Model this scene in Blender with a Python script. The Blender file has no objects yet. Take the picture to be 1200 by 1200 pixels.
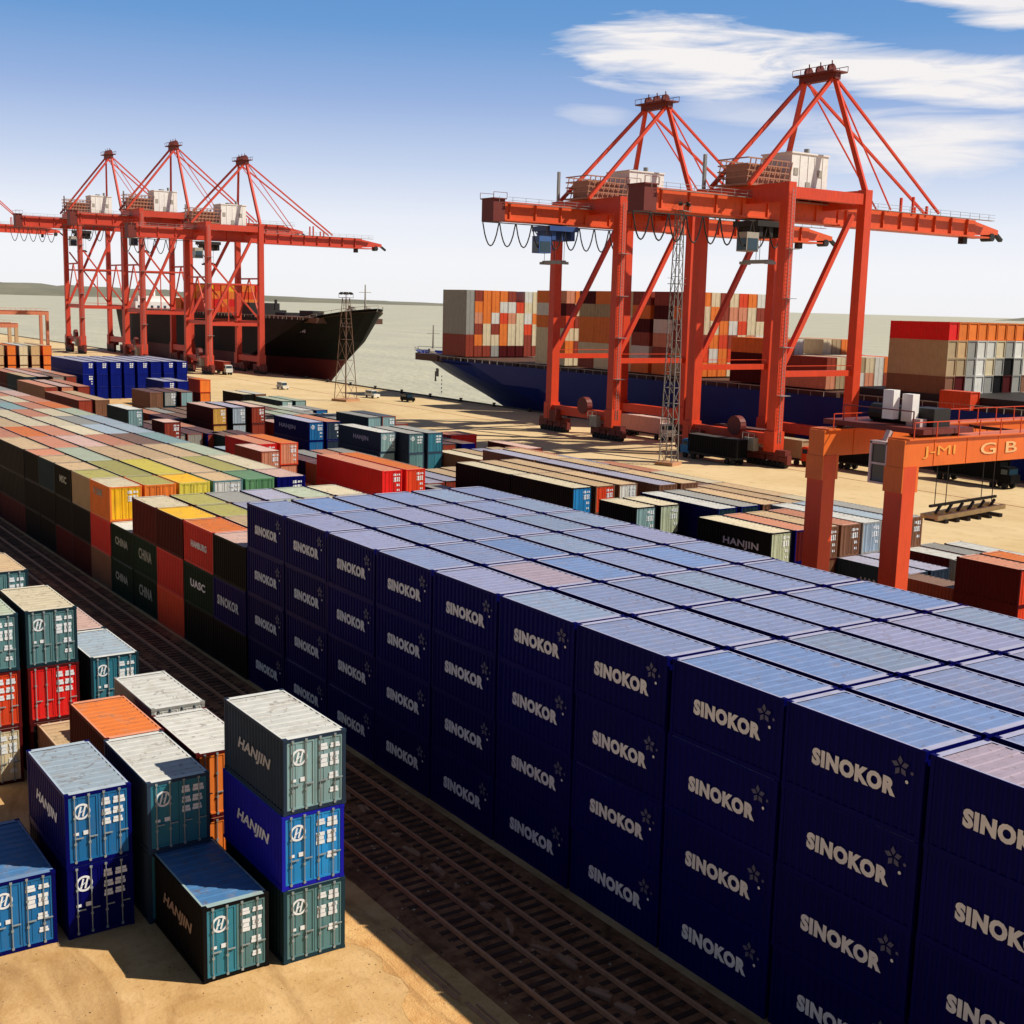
import bpy, math, random
from mathutils import Vector, Matrix
random.seed(11)
C = bpy.context.scene.collection
SC = bpy.context.scene
R = math.radians

# ------------------------------------------------------------------ camera
cam = bpy.data.objects.new('camera', bpy.data.cameras.new('camera'))
C.objects.link(cam)
SC.camera = cam
YAW, PIT, ROL = -0.967, 0.1647, 0.026
fw = Vector((math.sin(YAW)*math.cos(PIT), math.cos(YAW)*math.cos(PIT), -math.sin(PIT)))
rt = Vector((math.cos(YAW), -math.sin(YAW), 0))
up = rt.cross(fw)
r2 = rt*math.cos(ROL) + up*math.sin(ROL)
u2 = -rt*math.sin(ROL) + up*math.cos(ROL)
m = Matrix((r2, u2, -fw)).transposed().to_4x4()
m.translation = Vector((78.2247, -32.1616, 25.9025))
cam.matrix_world = m
cam.data.sensor_width = 36
cam.data.sensor_fit = 'HORIZONTAL'
cam.data.lens = 36*1461.956/1200
cam.data.clip_start = 0.5
cam.data.clip_end = 60000
SC.render.resolution_x = 1024
SC.render.resolution_y = 1024

# ------------------------------------------------------------------ light
SUN_EL = R(45)
SUN_H = Vector((0.65, 0.76, 0)).normalized()
sun_dir = Vector((SUN_H.x*math.cos(SUN_EL), SUN_H.y*math.cos(SUN_EL), math.sin(SUN_EL)))
sl = bpy.data.lights.new('sun', 'SUN')
sl.energy = 5.0
sl.angle = R(0.5)
sl.color = (1.0, 0.91, 0.76)
so = bpy.data.objects.new('sun', sl)
so.rotation_euler = (-sun_dir).to_track_quat('-Z', 'Y').to_euler()
so.location = (0, 0, 120)
C.objects.link(so)
SC.view_settings.view_transform = 'Standard'
SC.view_settings.look = 'None'
SC.view_settings.exposure = 0.0
SC.view_settings.gamma = 1.0

W = bpy.data.worlds.new('World')
SC.world = W
W.use_nodes = True
wt = W.node_tree
for n in list(wt.nodes): wt.nodes.remove(n)
def WN(t, **k):
    n = wt.nodes.new(t)
    for a, b in k.items(): setattr(n, a, b)
    return n
def wl(a, b): wt.links.new(a, b)
def wmath(op, a, b=None, c=None, clamp=False):
    n = WN('ShaderNodeMath', operation=op); n.use_clamp = clamp
    for i, v in enumerate((a, b, c)):
        if v is None: continue
        if isinstance(v, (int, float)): n.inputs[i].default_value = v
        else: wl(v, n.inputs[i])
    return n.outputs[0]
wo = WN('ShaderNodeOutputWorld')
bg = WN('ShaderNodeBackground'); bg.inputs[1].default_value = 0.1
sky = WN('ShaderNodeTexSky', sky_type='NISHITA')
sky.sun_disc = False
sky.sun_elevation = SUN_EL
sky.sun_rotation = math.atan2(SUN_H.x, SUN_H.y)
sky.altitude = 0; sky.air_density = 1.0; sky.dust_density = 1.5; sky.ozone_density = 1.5
tc = WN('ShaderNodeTexCoord')
sep = WN('ShaderNodeSeparateXYZ'); wl(tc.outputs['Generated'], sep.inputs[0])
az = wmath('MULTIPLY', wmath('ARCTAN2', sep.outputs[0], sep.outputs[1]), 57.2958)
el = wmath('MULTIPLY', wmath('ARCSINE', sep.outputs[2]), 57.2958)
ramp = WN('ShaderNodeValToRGB')
wl(wmath('MULTIPLY', el, 1/40.0, clamp=True), ramp.inputs[0])
cr = ramp.color_ramp
stops = [(0.0, (9.5, 9.5, 9.7)), (0.045, (9.5, 9.6, 10.0)), (0.095, (8.4, 8.8, 9.8)), (0.15, (5.8, 6.8, 8.9)), (0.22, (3.2, 4.6, 7.7)), (0.29, (1.5, 3.4, 6.8)), (0.36, (1.0, 2.8, 6.2)), (1.0, (0.95, 1.15, 1.8))]
cr.elements[0].position = 0; cr.elements[0].color = (*stops[0][1], 1)
cr.elements[1].position = 1; cr.elements[1].color = (*stops[-1][1], 1)
for p, c in stops[1:-1]:
    e = cr.elements.new(p); e.color = (*c, 1)
mx = WN('ShaderNodeMix', data_type='RGBA'); mx.inputs[0].default_value = 0.93
wl(sky.outputs[0], mx.inputs[6]); wl(ramp.outputs[0], mx.inputs[7])
comb = WN('ShaderNodeCombineXYZ')
wl(wmath('MULTIPLY', az, 0.13), comb.inputs[0]); wl(wmath('MULTIPLY', el, 0.95), comb.inputs[1])
nz = WN('ShaderNodeTexNoise'); nz.inputs['Scale'].default_value = 1.3; nz.inputs['Detail'].default_value = 7; nz.inputs['Roughness'].default_value = 0.58
nz.inputs['Distortion'].default_value = 0.5
wl(comb.outputs[0], nz.inputs['Vector'])
nc = wmath('SUBTRACT', nz.outputs[0], 0.5)
def cloud(a, e, wa, we, slope, gain, soft=0.9):
    da = wmath('SUBTRACT', az, a)
    de = wmath('SUBTRACT', wmath('SUBTRACT', el, e), wmath('MULTIPLY', da, slope))
    d = wmath('ADD', wmath('POWER', wmath('ABSOLUTE', wmath('DIVIDE', da, wa)), 2.0), wmath('POWER', wmath('ABSOLUTE', wmath('DIVIDE', de, we)), 2.0))
    v = wmath('ADD', wmath('SUBTRACT', 1.0, d), wmath('MULTIPLY', nc, 2.9))
    return wmath('MULTIPLY', wmath('MULTIPLY', v, soft, clamp=True), gain)
cl = cloud(-48.3, 10.6, 5.9, 1.75, -0.03, 1.0, 1.3)
for args in [(-38.6, 9.9, 9.5, 1.15, -0.16, 1.0, 1.1), (-38.6, 7.2, 5.8, 1.5, 0.0, 0.95, 0.9), (-34.6, 12.5, 5.0, 1.1, -0.16, 0.95, 1.2), (-52.2, 8.3, 2.0, 0.5, -.05, 0.35), (-45, 8.4, 4.0, 0.7, -.1, 0.4),
             (-85, 18, 16, 2.5, 0.05, 0.6), (-20, 16, 14, 3, 0.0, 0.8), (-55, 24, 18, 3, 0.05, 0.6), (20, 22, 26, 5, 0, 0.5), (90, 30, 30, 5, 0, 0.3)]:
    cl = wmath('MAXIMUM', cl, cloud(*args))
# added dimming of the sky behind the camera, to cut fill on shaded faces
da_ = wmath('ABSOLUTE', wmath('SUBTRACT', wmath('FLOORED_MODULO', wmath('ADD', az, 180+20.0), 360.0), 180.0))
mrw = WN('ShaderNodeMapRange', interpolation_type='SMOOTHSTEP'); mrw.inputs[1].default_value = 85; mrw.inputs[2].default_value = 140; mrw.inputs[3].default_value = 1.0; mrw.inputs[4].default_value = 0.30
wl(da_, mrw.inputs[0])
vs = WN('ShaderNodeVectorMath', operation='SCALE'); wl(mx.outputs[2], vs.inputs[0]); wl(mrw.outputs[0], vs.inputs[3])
mc = WN('ShaderNodeMix', data_type='RGBA')
wl(cl, mc.inputs[0]); wl(vs.outputs[0], mc.inputs[6]); mc.inputs[7].default_value = (9.2, 8.9, 8.9, 1)
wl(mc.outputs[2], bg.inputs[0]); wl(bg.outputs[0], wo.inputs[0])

# ------------------------------------------------------------------ materials
MATS = {}
def newmat(name):
    mt = bpy.data.materials.new(name); mt.use_nodes = True
    nt = mt.node_tree; b = nt.nodes['Principled BSDF']
    return mt, nt, b
def paint(name, col, rough=0.5, dirt=0.35, dirtcol=(0.16, 0.11, 0.07), scale=1.2, vary=0.0, streak=True, metal=0.0, alt=None, spec=0.35, grime=0.0):
    """worn paint: tone patches, vertical streaks of grime, a little rust, small change from thing to thing"""
    if name in MATS: return MATS[name]
    mt, nt, b = newmat(name)
    N, L = nt.nodes, nt.links
    tcn = N.new('ShaderNodeTexCoord')
    n1 = N.new('ShaderNodeTexNoise'); n1.inputs['Scale'].default_value = scale; n1.inputs['Detail'].default_value = 5; n1.inputs['Roughness'].default_value = 0.65
    oi = N.new('ShaderNodeObjectInfo')
    add = N.new('ShaderNodeVectorMath'); add.operation = 'ADD'
    sc_ = N.new('ShaderNodeVectorMath'); sc_.operation = 'SCALE'; sc_.inputs[3].default_value = 47.0
    cb = N.new('ShaderNodeCombineXYZ')
    for i in range(3): L.new(oi.outputs['Random'], cb.inputs[i])
    L.new(cb.outputs[0], sc_.inputs[0]); L.new(sc_.outputs[0], add.inputs[1]); L.new(tcn.outputs['Object'], add.inputs[0])
    L.new(add.outputs[0], n1.inputs['Vector'])
    hi = tuple(min(1, c*1.18+0.001) for c in col)
    lum = max(col)
    if lum < 0.2: dirtcol = tuple(d*(0.25+lum*1.5)+c*0.6 for d, c in zip(dirtcol, col))
    lo = tuple(c*0.78 for c in col)
    m1 = N.new('ShaderNodeMix'); m1.data_type = 'RGBA'
    m1.inputs[6].default_value = (*lo, 1); m1.inputs[7].default_value = (*hi, 1)
    L.new(n1.outputs[0], m1.inputs[0])
    cur = m1.outputs[2]
    if alt:
        ma = N.new('ShaderNodeMix'); ma.data_type = 'RGBA'
        L.new(oi.outputs['Random'], ma.inputs[0]); L.new(cur, ma.inputs[6]); ma.inputs[7].default_value = (*alt, 1)
        cur = ma.outputs[2]
    mp = N.new('ShaderNodeMapping'); mp.inputs['Scale'].default_value = (3.2, 3.2, 0.35) if streak else (0.9, 0.9, 0.9)
    L.new(add.outputs[0], mp.inputs[0])
    n2 = N.new('ShaderNodeTexNoise'); n2.inputs['Scale'].default_value = 1.6; n2.inputs['Detail'].default_value = 6
    L.new(mp.outputs[0], n2.inputs['Vector'])
    rp = N.new('ShaderNodeValToRGB'); rp.color_ramp.elements[0].position = 0.52; rp.color_ramp.elements[1].position = 0.78
    L.new(n2.outputs[0], rp.inputs[0])
    mu = N.new('ShaderNodeMath'); mu.operation = 'MULTIPLY'; mu.inputs[1].default_value = dirt
    L.new(rp.outputs[0], mu.inputs[0])
    m2 = N.new('ShaderNodeMix'); m2.data_type = 'RGBA'
    L.new(mu.outputs[0], m2.inputs[0]); L.new(cur, m2.inputs[6]); m2.inputs[7].default_value = (*dirtcol, 1)
    cur = m2.outputs[2]
    if grime:
        # rusty spots and dried puddle rings
        n3 = N.new('ShaderNodeTexNoise'); n3.inputs['Scale'].default_value = 2.3; n3.inputs['Detail'].default_value = 9; n3.inputs['Distortion'].default_value = 1.4; L.new(add.outputs[0], n3.inputs['Vector'])
        r3 = N.new('ShaderNodeValToRGB'); r3.color_ramp.elements[0].position = 0.60; r3.color_ramp.elements[1].position = 0.66; L.new(n3.outputs[0], r3.inputs[0])
        u3 = N.new('ShaderNodeMath'); u3.operation = 'MULTIPLY'; u3.inputs[1].default_value = grime; L.new(r3.outputs[0], u3.inputs[0])
        m3 = N.new('ShaderNodeMix'); m3.data_type = 'RGBA'; L.new(u3.outputs[0], m3.inputs[0]); L.new(cur, m3.inputs[6]); m3.inputs[7].default_value = (0.16, 0.10, 0.07, 1)
        cur = m3.outputs[2]
    if vary:
        hs = N.new('ShaderNodeHueSaturation')
        mr = N.new('ShaderNodeMapRange'); mr.inputs[3].default_value = 1-vary; mr.inputs[4].default_value = 1+vary
        L.new(oi.outputs['Random'], mr.inputs[0]); L.new(mr.outputs[0], hs.inputs['Value']); L.new(cur, hs.inputs['Color'])
        cur = hs.outputs[0]
    L.new(cur, b.inputs['Base Color'])
    b.inputs['Roughness'].default_value = rough; b.inputs['Metallic'].default_value = metal
    b.inputs['Specular IOR Level'].default_value = spec
    MATS[name] = mt
    return mt

COL = dict(
    navy=(0.0008, 0.0015, 0.10), royal=(0.012, 0.012, 0.36), farblue=(0.004, 0.012, 0.20), blue=(0.012, 0.16, 0.42), brightblue=(0.02, 0.26, 0.62), tealblue=(0.03, 0.19, 0.27), teal=(0.10, 0.23, 0.25), paleteal=(0.24, 0.40, 0.42),
    darkteal=(0.012, 0.035, 0.05), darkgreen=(0.004, 0.026, 0.016), green=(0.10, 0.26, 0.12), red=(0.70, 0.012, 0.012), orangered=(0.72, 0.06, 0.015), orange=(0.80, 0.20, 0.03), maroon=(0.085, 0.006, 0.007), brownred=(0.28, 0.04, 0.02),
    khaki=(0.42, 0.32, 0.19), brown=(0.20, 0.09, 0.05), black=(0.005, 0.005, 0.006), yellow=(0.88, 0.48, 0.015), lemon=(0.72, 0.60, 0.08), gold=(0.6, 0.36, 0.08), cream=(0.72, 0.62, 0.42), white=(0.70, 0.70, 0.66),
    grey=(0.32, 0.32, 0.30), slate=(0.025, 0.045, 0.08), lilac=(0.36, 0.36, 0.50), paleblue=(0.36, 0.46, 0.56), salmon=(0.66, 0.27, 0.16), tan=(0.62, 0.42, 0.22), olive=(0.46, 0.42, 0.12), palegreen=(0.45, 0.52, 0.38), pink=(0.66, 0.42, 0.36))
def side(c):
    if c in ('navy', 'royal', 'farblue'): return paint('paint_'+c, COL[c], 0.5, 0.12, dirtcol=(0.02, 0.02, 0.06), scale=0.8, vary=0.12, spec=0.06)
    if max(COL[c]) < 0.11: return paint('paint_'+c, COL[c], 0.6, 0.12, dirtcol=(0.03, 0.02, 0.015), scale=0.8, vary=0.2, spec=0.08)
    return paint('paint_'+c, COL[c], 0.55, 0.3, scale=0.8, vary=0.12, spec=0.22)
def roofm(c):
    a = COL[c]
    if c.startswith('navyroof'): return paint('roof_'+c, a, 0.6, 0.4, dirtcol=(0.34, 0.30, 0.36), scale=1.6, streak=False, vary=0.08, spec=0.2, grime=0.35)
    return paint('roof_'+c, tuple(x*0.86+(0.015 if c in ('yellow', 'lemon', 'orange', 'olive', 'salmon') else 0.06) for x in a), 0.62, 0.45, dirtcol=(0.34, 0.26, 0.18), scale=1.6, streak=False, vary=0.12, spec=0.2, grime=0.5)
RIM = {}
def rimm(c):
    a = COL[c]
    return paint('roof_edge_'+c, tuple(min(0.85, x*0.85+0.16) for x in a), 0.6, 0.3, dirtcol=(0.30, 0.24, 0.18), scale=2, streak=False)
MARK = paint('marking_white', (0.80, 0.86, 0.98), 0.6, 0.15, streak=False)
MARKDIM = paint('marking_faded', (0.09, 0.10, 0.19), 0.6, 0.2, streak=False)
STEEL = paint('galvanised_steel', (0.35, 0.35, 0.34), 0.45, 0.4, metal=0.4)
RODM = paint('rod_steel', (0.30, 0.36, 0.38), 0.5, 0.5, metal=0.2)
CRANE = paint('crane_orange_paint', (0.70, 0.060, 0.016), 0.48, 0.45, dirtcol=(0.20, 0.04, 0.02), scale=0.25)
LOUV = paint('louvre_greyish_red', (0.42, 0.20, 0.13), 0.5, 0.4)
CRANE2 = paint('crane_faded_red_paint', (0.60, 0.06, 0.03), 0.5, 0.3, dirtcol=(0.20, 0.06, 0.04), scale=0.25)
BOOMM = paint('boom_orange_paint', (0.74, 0.10, 0.025), 0.48, 0.45, dirtcol=(0.24, 0.06, 0.02), scale=0.2, streak=False)
RTGM = paint('gantry_orange_paint', (0.78, 0.155, 0.02), 0.42, 0.25, dirtcol=(0.30, 0.06, 0.02), scale=0.5)
RTGL = paint('gantry_red_paint', (0.68, 0.065, 0.015), 0.42, 0.25, dirtcol=(0.24, 0.05, 0.02), scale=0.5)
BLACKM = paint('black_machinery', (0.02, 0.018, 0.018), 0.6, 0.4)
DARKRED = paint('dark_red_machinery', (0.16, 0.025, 0.02), 0.6, 0.4)
HOUSE = paint('cream_sheet', (0.90, 0.89, 0.84), 0.55, 0.15, dirtcol=(0.5, 0.42, 0.3))
HOUSEG = paint('grey_sheet', (0.40, 0.38, 0.33), 0.6, 0.3)
PINKW = paint('pinkish_white_sheet', (0.70, 0.52, 0.50), 0.55, 0.25)
RUBBER = paint('rubber', (0.02, 0.02, 0.02), 0.8, 0.3)
gm, gnt, gb = newmat('cab_glass'); gb.inputs['Base Color'].default_value = (0.02, 0.05, 0.08, 1); gb.inputs['Roughness'].default_value = 0.08
GLASS = gm

# ------------------------------------------------------------------ mesh helper
class MB:
    def __init__(s): s.v = []; s.f = []; s.mi = []
    def face(s, idx, mi=0): s.f.append(idx); s.mi.append(mi)
    def quad(s, a, b, c, d, mi=0):
        n = len(s.v); s.v += [a, b, c, d]; s.face((n, n+1, n+2, n+3), mi)
    def box(s, x0, y0, z0, x1, y1, z1, mi=0):
        n = len(s.v)
        s.v += [(x0, y0, z0), (x1, y0, z0), (x1, y1, z0), (x0, y1, z0), (x0, y0, z1), (x1, y0, z1), (x1, y1, z1), (x0, y1, z1)]
        for q in ((0, 3, 2, 1), (4, 5, 6, 7), (0, 1, 5, 4), (1, 2, 6, 5), (2, 3, 7, 6), (3, 0, 4, 7)):
            s.face(tuple(n+i for i in q), mi)
        return s
    def bar(s, p, q, w, h=None, mi=0, w2=None, h2=None):
        h = h or w; w2 = w2 or w; h2 = h2 or h
        p = Vector(p); q = Vector(q); d = (q-p).normalized()
        ref = Vector((0, 0, 1)) if abs(d.z) < 0.95 else Vector((1, 0, 0))
        a = d.cross(ref).normalized(); b = a.cross(d).normalized()
        n = len(s.v)
        for c, ww, hh in ((p, w, h), (q, w2, h2)):
            for sa, sb in ((-1, -1), (1, -1), (1, 1), (-1, 1)):
                s.v.append(tuple(c+a*sa*ww/2+b*sb*hh/2))
        for qd in ((0, 1, 2, 3), (7, 6, 5, 4), (0, 4, 5, 1), (1, 5, 6, 2), (2, 6, 7, 3), (3, 7, 4, 0)):
            s.face(tuple(n+i for i in qd), mi)
        return s
    def tube(s, p, q, r, n=10, mi=0, r2=None):
        r2 = r if r2 is None else r2
        p = Vector(p); q = Vector(q); d = (q-p).normalized()
        ref = Vector((0, 0, 1)) if abs(d.z) < 0.95 else Vector((1, 0, 0))
        a = d.cross(ref).normalized(); b = a.cross(d).normalized()
        k = len(s.v)
        for c, rr in ((p, r), (q, r2)):
            for i in range(n):
                t = 2*math.pi*i/n
                s.v.append(tuple(c+a*math.cos(t)*rr+b*math.sin(t)*rr))
        for i in range(n):
            j = (i+1) % n
            s.face((k+i, k+j, k+n+j, k+n+i), mi)
        s.face(tuple(k+i for i in range(n))[::-1], mi); s.face(tuple(k+n+i for i in range(n)), mi)
        return s
    def path(s, pts, r, n=6, mi=0):
        for a, b in zip(pts[:-1], pts[1:]): s.tube(a, b, r, n, mi)
        return s
    def mesh(s, name, nslots=1):
        me = bpy.data.meshes.new(name)
        me.from_pydata(s.v, [], s.f)
        if nslots > 1 or any(s.mi): me.polygons.foreach_set('material_index', s.mi)
        for i in range(max(nslots, max(s.mi+[0])+1)): me.materials.append(None)
        me.update()
        return me
    def build(s, name, mats, parent=None, loc=(0, 0, 0), smooth=False):
        if not isinstance(mats, (list, tuple)): mats = [mats]
        me = s.mesh(name, len(mats))
        for i, mt in enumerate(mats): me.materials[i] = mt
        if smooth: me.polygons.foreach_set('use_smooth', [True]*len(me.polygons))
        return link(name, me, parent, loc)
def link(name, me, parent=None, loc=(0, 0, 0), mats=None):
    o = bpy.data.objects.new(name, me); C.objects.link(o)
    if parent is not None: o.parent = parent
    o.location = loc
    if mats:
        for i, mt in enumerate(mats):
            o.material_slots[i].link = 'OBJECT'; o.material_slots[i].material = mt
    return o
def thing(name, label, cat, loc=(0, 0, 0), rz=0.0, group=None):
    o = bpy.data.objects.new(name, None); C.objects.link(o)
    o.location = loc; o.rotation_euler = (0, 0, rz); o.empty_display_size = 0.5
    return tag(o, label, cat, group)
def tag(o, label, cat, group=None):
    o['label'] = label; o['category'] = cat
    if group: o['group'] = group
    return o
def structure(o): o['kind'] = 'structure'; return o
def dup(root, loc, label, rz=None, scale=None):
    r = root.copy(); C.objects.link(r); r.location = loc; r['label'] = label
    if rz is not None: r.rotation_euler = (0, 0, rz)
    if scale: r.scale = scale
    for ch in root.children:
        c = ch.copy(); C.objects.link(c); c.parent = r
        for g in ch.children:
            d = g.copy(); C.objects.link(d); d.parent = c
    return r

# ------------------------------------------------------------------ ground, quay, water
def ground_mat(name, base, alt, dark, s1, s2, rough=0.85, bump=0.3, stain=0.5):
    mt, nt, b = newmat(name)
    N, L = nt.nodes, nt.links
    g = N.new('ShaderNodeNewGeometry')
    def noise(sc, det=6, dist=0.0, mapsc=None):
        n = N.new('ShaderNodeTexNoise'); n.inputs['Scale'].default_value = sc; n.inputs['Detail'].default_value = det; n.inputs['Distortion'].default_value = dist
        n.inputs['Roughness'].default_value = 0.62
        if mapsc:
            mp = N.new('ShaderNodeMapping'); mp.inputs['Scale'].default_value = mapsc
            L.new(g.outputs['Position'], mp.inputs[0]); L.new(mp.outputs[0], n.inputs['Vector'])
        else: L.new(g.outputs['Position'], n.inputs['Vector'])
        return n.outputs[0]
    def rmp(x, a, c):
        r = N.new('ShaderNodeMapRange'); r.inputs[1].default_value = a; r.inputs[2].default_value = c; L.new(x, r.inputs[0]); return r.outputs[0]
    def mix(f, a, c):
        x = N.new('ShaderNodeMix'); x.data_type = 'RGBA'; L.new(f, x.inputs[0])
        for k, v in ((6, a), (7, c)):
            if isinstance(v, tuple): x.inputs[k].default_value = (*v, 1)
            else: L.new(v, x.inputs[k])
        return x.outputs[2]
    a = mix(rmp(noise(s1, 8, 0.6), 0.35, 0.65), base, alt)
    st = N.new('ShaderNodeMath'); st.operation = 'MULTIPLY'; st.inputs[1].default_value = stain
    L.new(rmp(noise(s1*0.35, 7, 1.2, (0.45, 1.6, 1)), 0.52, 0.72), st.inputs[0])
    c = mix(st.outputs[0], a, dark)
    st2 = N.new('ShaderNodeMath'); st2.operation = 'MULTIPLY'; st2.inputs[1].default_value = 0.45
    L.new(rmp(noise(s2, 4), 0.55, 0.75), st2.inputs[0])
    c2 = mix(st2.outputs[0], c, dark)
    L.new(c2, b.inputs['Base Color']); b.inputs['Roughness'].default_value = rough; b.inputs['Specular IOR Level'].default_value = 0.2
    bp = N.new('ShaderNodeBump'); bp.inputs['Strength'].default_value = bump; bp.inputs['Distance'].default_value = 0.05
    L.new(noise(s2*2, 5), bp.inputs['Height']); L.new(bp.outputs[0], b.inputs['Normal'])
    return mt
YARD = ground_mat('sandy_concrete', (0.60, 0.36, 0.145), (0.76, 0.50, 0.24), (0.30, 0.145, 0.05), 0.5, 3.2, stain=0.85, bump=0.6)
QUAYM = ground_mat('quay_concrete', (0.68, 0.50, 0.26), (0.78, 0.60, 0.35), (0.42, 0.26, 0.12), 0.06, 0.5, stain=0.5)
BALL = ground_mat('ballast', (0.14, 0.05, 0.022), (0.44, 0.20, 0.09), (0.018, 0.008, 0.005), 0.9, 3.0, bump=0.9)
o = structure(MB().box(-1500, -600, -6, 600, 146.5, 0).build('ground', YARD))
o = structure(MB().box(-1500, 66, 0, 600, 146.4, 0.02).build('quay_apron', QUAYM))
structure(MB().box(-400, -7.75, 0, 200, -0.35, 0.03).build('railway_bed', BALL))
DIRT = ground_mat('dirt_by_track', (0.68, 0.36, 0.13), (0.84, 0.52, 0.22), (0.26, 0.11, 0.04), 0.9, 5.0, stain=0.95, bump=0.9)
mbd = MB(); random.seed(77); pts = []
k0 = 0
for i in range(180):
    x = -90+i*0.85; y = -10.4+0.5*math.sin(x*0.7)+0.35*math.sin(x*1.9+1)+random.uniform(-0.25, 0.25)
    mbd.v += [(x, y, 0.006), (x, -7.7, 0.006)]
    if i: mbd.face((2*i-2, 2*i, 2*i+1, 2*i-1))
structure(mbd.build('path', DIRT))
# quay kerb beam
structure(MB().box(-1500, 145.7, 0.02, 600, 146.45, 0.35).build('quay_kerb', paint('kerb_concrete', (0.12, 0.10, 0.07), 0.8, 0.4)))
# water
mt, nt, b = newmat('harbour_water')
g = nt.nodes.new('ShaderNodeNewGeometry'); n = nt.nodes.new('ShaderNodeTexNoise'); n.inputs['Scale'].default_value = 0.25; n.inputs['Detail'].default_value = 6
mp = nt.nodes.new('ShaderNodeMapping'); mp.inputs['Scale'].default_value = (1, 1, 1)
nt.links.new(g.outputs['Position'], mp.inputs[0]); nt.links.new(mp.outputs[0], n.inputs['Vector'])
bp = nt.nodes.new('ShaderNodeBump'); bp.inputs['Strength'].default_value = 0.8; bp.inputs['Distance'].default_value = 1.2
nt.links.new(n.outputs[0], bp.inputs['Height']); nt.links.new(bp.outputs[0], b.inputs['Normal'])
wn = nt.nodes.new('ShaderNodeTexNoise'); wn.inputs['Scale'].default_value = 0.012; wn.inputs['Detail'].default_value = 9; wn.inputs['Roughness'].default_value = 0.7
wm = nt.nodes.new('ShaderNodeMapping'); wm.inputs['Scale'].default_value = (0.6, 2.2, 1); nt.links.new(g.outputs['Position'], wm.inputs[0]); nt.links.new(wm.outputs[0], wn.inputs['Vector'])
wx = nt.nodes.new('ShaderNodeMix'); wx.data_type = 'RGBA'; nt.links.new(wn.outputs[0], wx.inputs[0]); wx.inputs[6].default_value = (0.36, 0.35, 0.25, 1); wx.inputs[7].default_value = (0.78, 0.72, 0.48, 1); nt.links.new(wx.outputs[2], b.inputs['Base Color'])
b.inputs['Roughness'].default_value = 0.42; b.inputs['IOR'].default_value = 1.33
me = MB(); me.quad((-40000, 146.45, -3.5), (20000, 146.45, -3.5), (20000, 45000, -3.5), (-40000, 45000, -3.5))
structure(me.build('water', mt))
me = MB(); me.quad((-40000, -20000, -6.5), (20000, -20000, -6.5), (20000, 146.4, -6.5), (-40000, 146.4, -6.5))
structure(me.build('terrain', YARD))
# far shore: ridges with real depth
HILL = ground_mat('far_shore_hills', (0.20, 0.20, 0.15), (0.26, 0.25, 0.19), (0.14, 0.15, 0.13), 0.002, 0.01, bump=0.1)
def ridge(name, p0, p1, depth, hs):
    p0 = Vector(p0); p1 = Vector(p1); d = (p1-p0); nrm = Vector((-d.y, d.x)).normalized()
    mb = MB(); n = len(hs); rows = 7
    random.seed(len(hs))
    for j in range(rows):
        t = j/(rows-1); k = math.sin(math.pi*t)
        for i in range(n*6):
            s_ = i/(n*6-1)*(n-1); a = int(min(s_, n-2)); h = hs[a]+(hs[a+1]-hs[a])*(s_-a)
            p = p0+d*(i/(n*6-1))+nrm*depth*(t-0.5)
            mb.v.append((p.x, p.y, -4+max(0, h*k*(1+0.16*random.uniform(-1, 1)))))
    w = n*6
    for j in range(rows-1):
        for i in range(w-1): mb.face((j*w+i, j*w+i+1, (j+1)*w+i+1, (j+1)*w+i))
    return structure(mb.build(name, HILL, smooth=True))
ridge('hills', (-14500, 1500), (-9500, 7200), 1500, [120, 150, 118, 100, 74, 50, 36, 20, 8])
ridge('hills', (-7200, 10600), (-5000, 11500), 900, [5, 42, 55, 48, 60, 42, 50, 36, 8])
ridge('hills', (-4300, 11800), (-3600, 12000), 500, [4, 60, 88, 78, 30, 4])

# railway
RAIL = paint('rail_steel', (0.66, 0.32, 0.17), 0.5, 0.45)
SLEEP = paint('sleeper', (0.07, 0.03, 0.018), 0.85, 0.8, dirtcol=(0.34, 0.14, 0.06), streak=False)
def track(y, tagtxt):
    t = thing('railway_track', tagtxt, 'railway track', (0, y, 0.03), group='railway tracks by the navy block')
    for s_ in (-0.75, 0.75):
        mb = MB(); mb.box(-330, s_-0.09, 0.035, 110, s_+0.09, 0.06); mb.box(-330, s_-0.02, 0.06, 110, s_+0.02, 0.14); mb.box(-330, s_-0.055, 0.14, 110, s_+0.055, 0.2)
        mb.build('rail', RAIL, t)
    mb = MB(); x = -330
    while x < 110:
        mb.box(x, -1.3, -0.02, x+0.26, 1.3, 0.02+0.015*math.sin(x*7)); x += 0.66
    mb.build('sleepers', SLEEP, t)
track(-5.55, 'rusty railway track nearest the sandy ground and teal containers')
track(-2.3, 'rusty railway track running in shade along the foot of the navy block')
CONC = paint('weathered_concrete', (0.52, 0.27, 0.15), 0.85, 0.7, dirtcol=(0.16, 0.07, 0.04), streak=False, scale=3)
random.seed(5)
k = 0
PLACES = ['near the teal stack', 'beside the far rail', 'in the middle of the tracks', 'close to the picture bottom']
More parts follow.
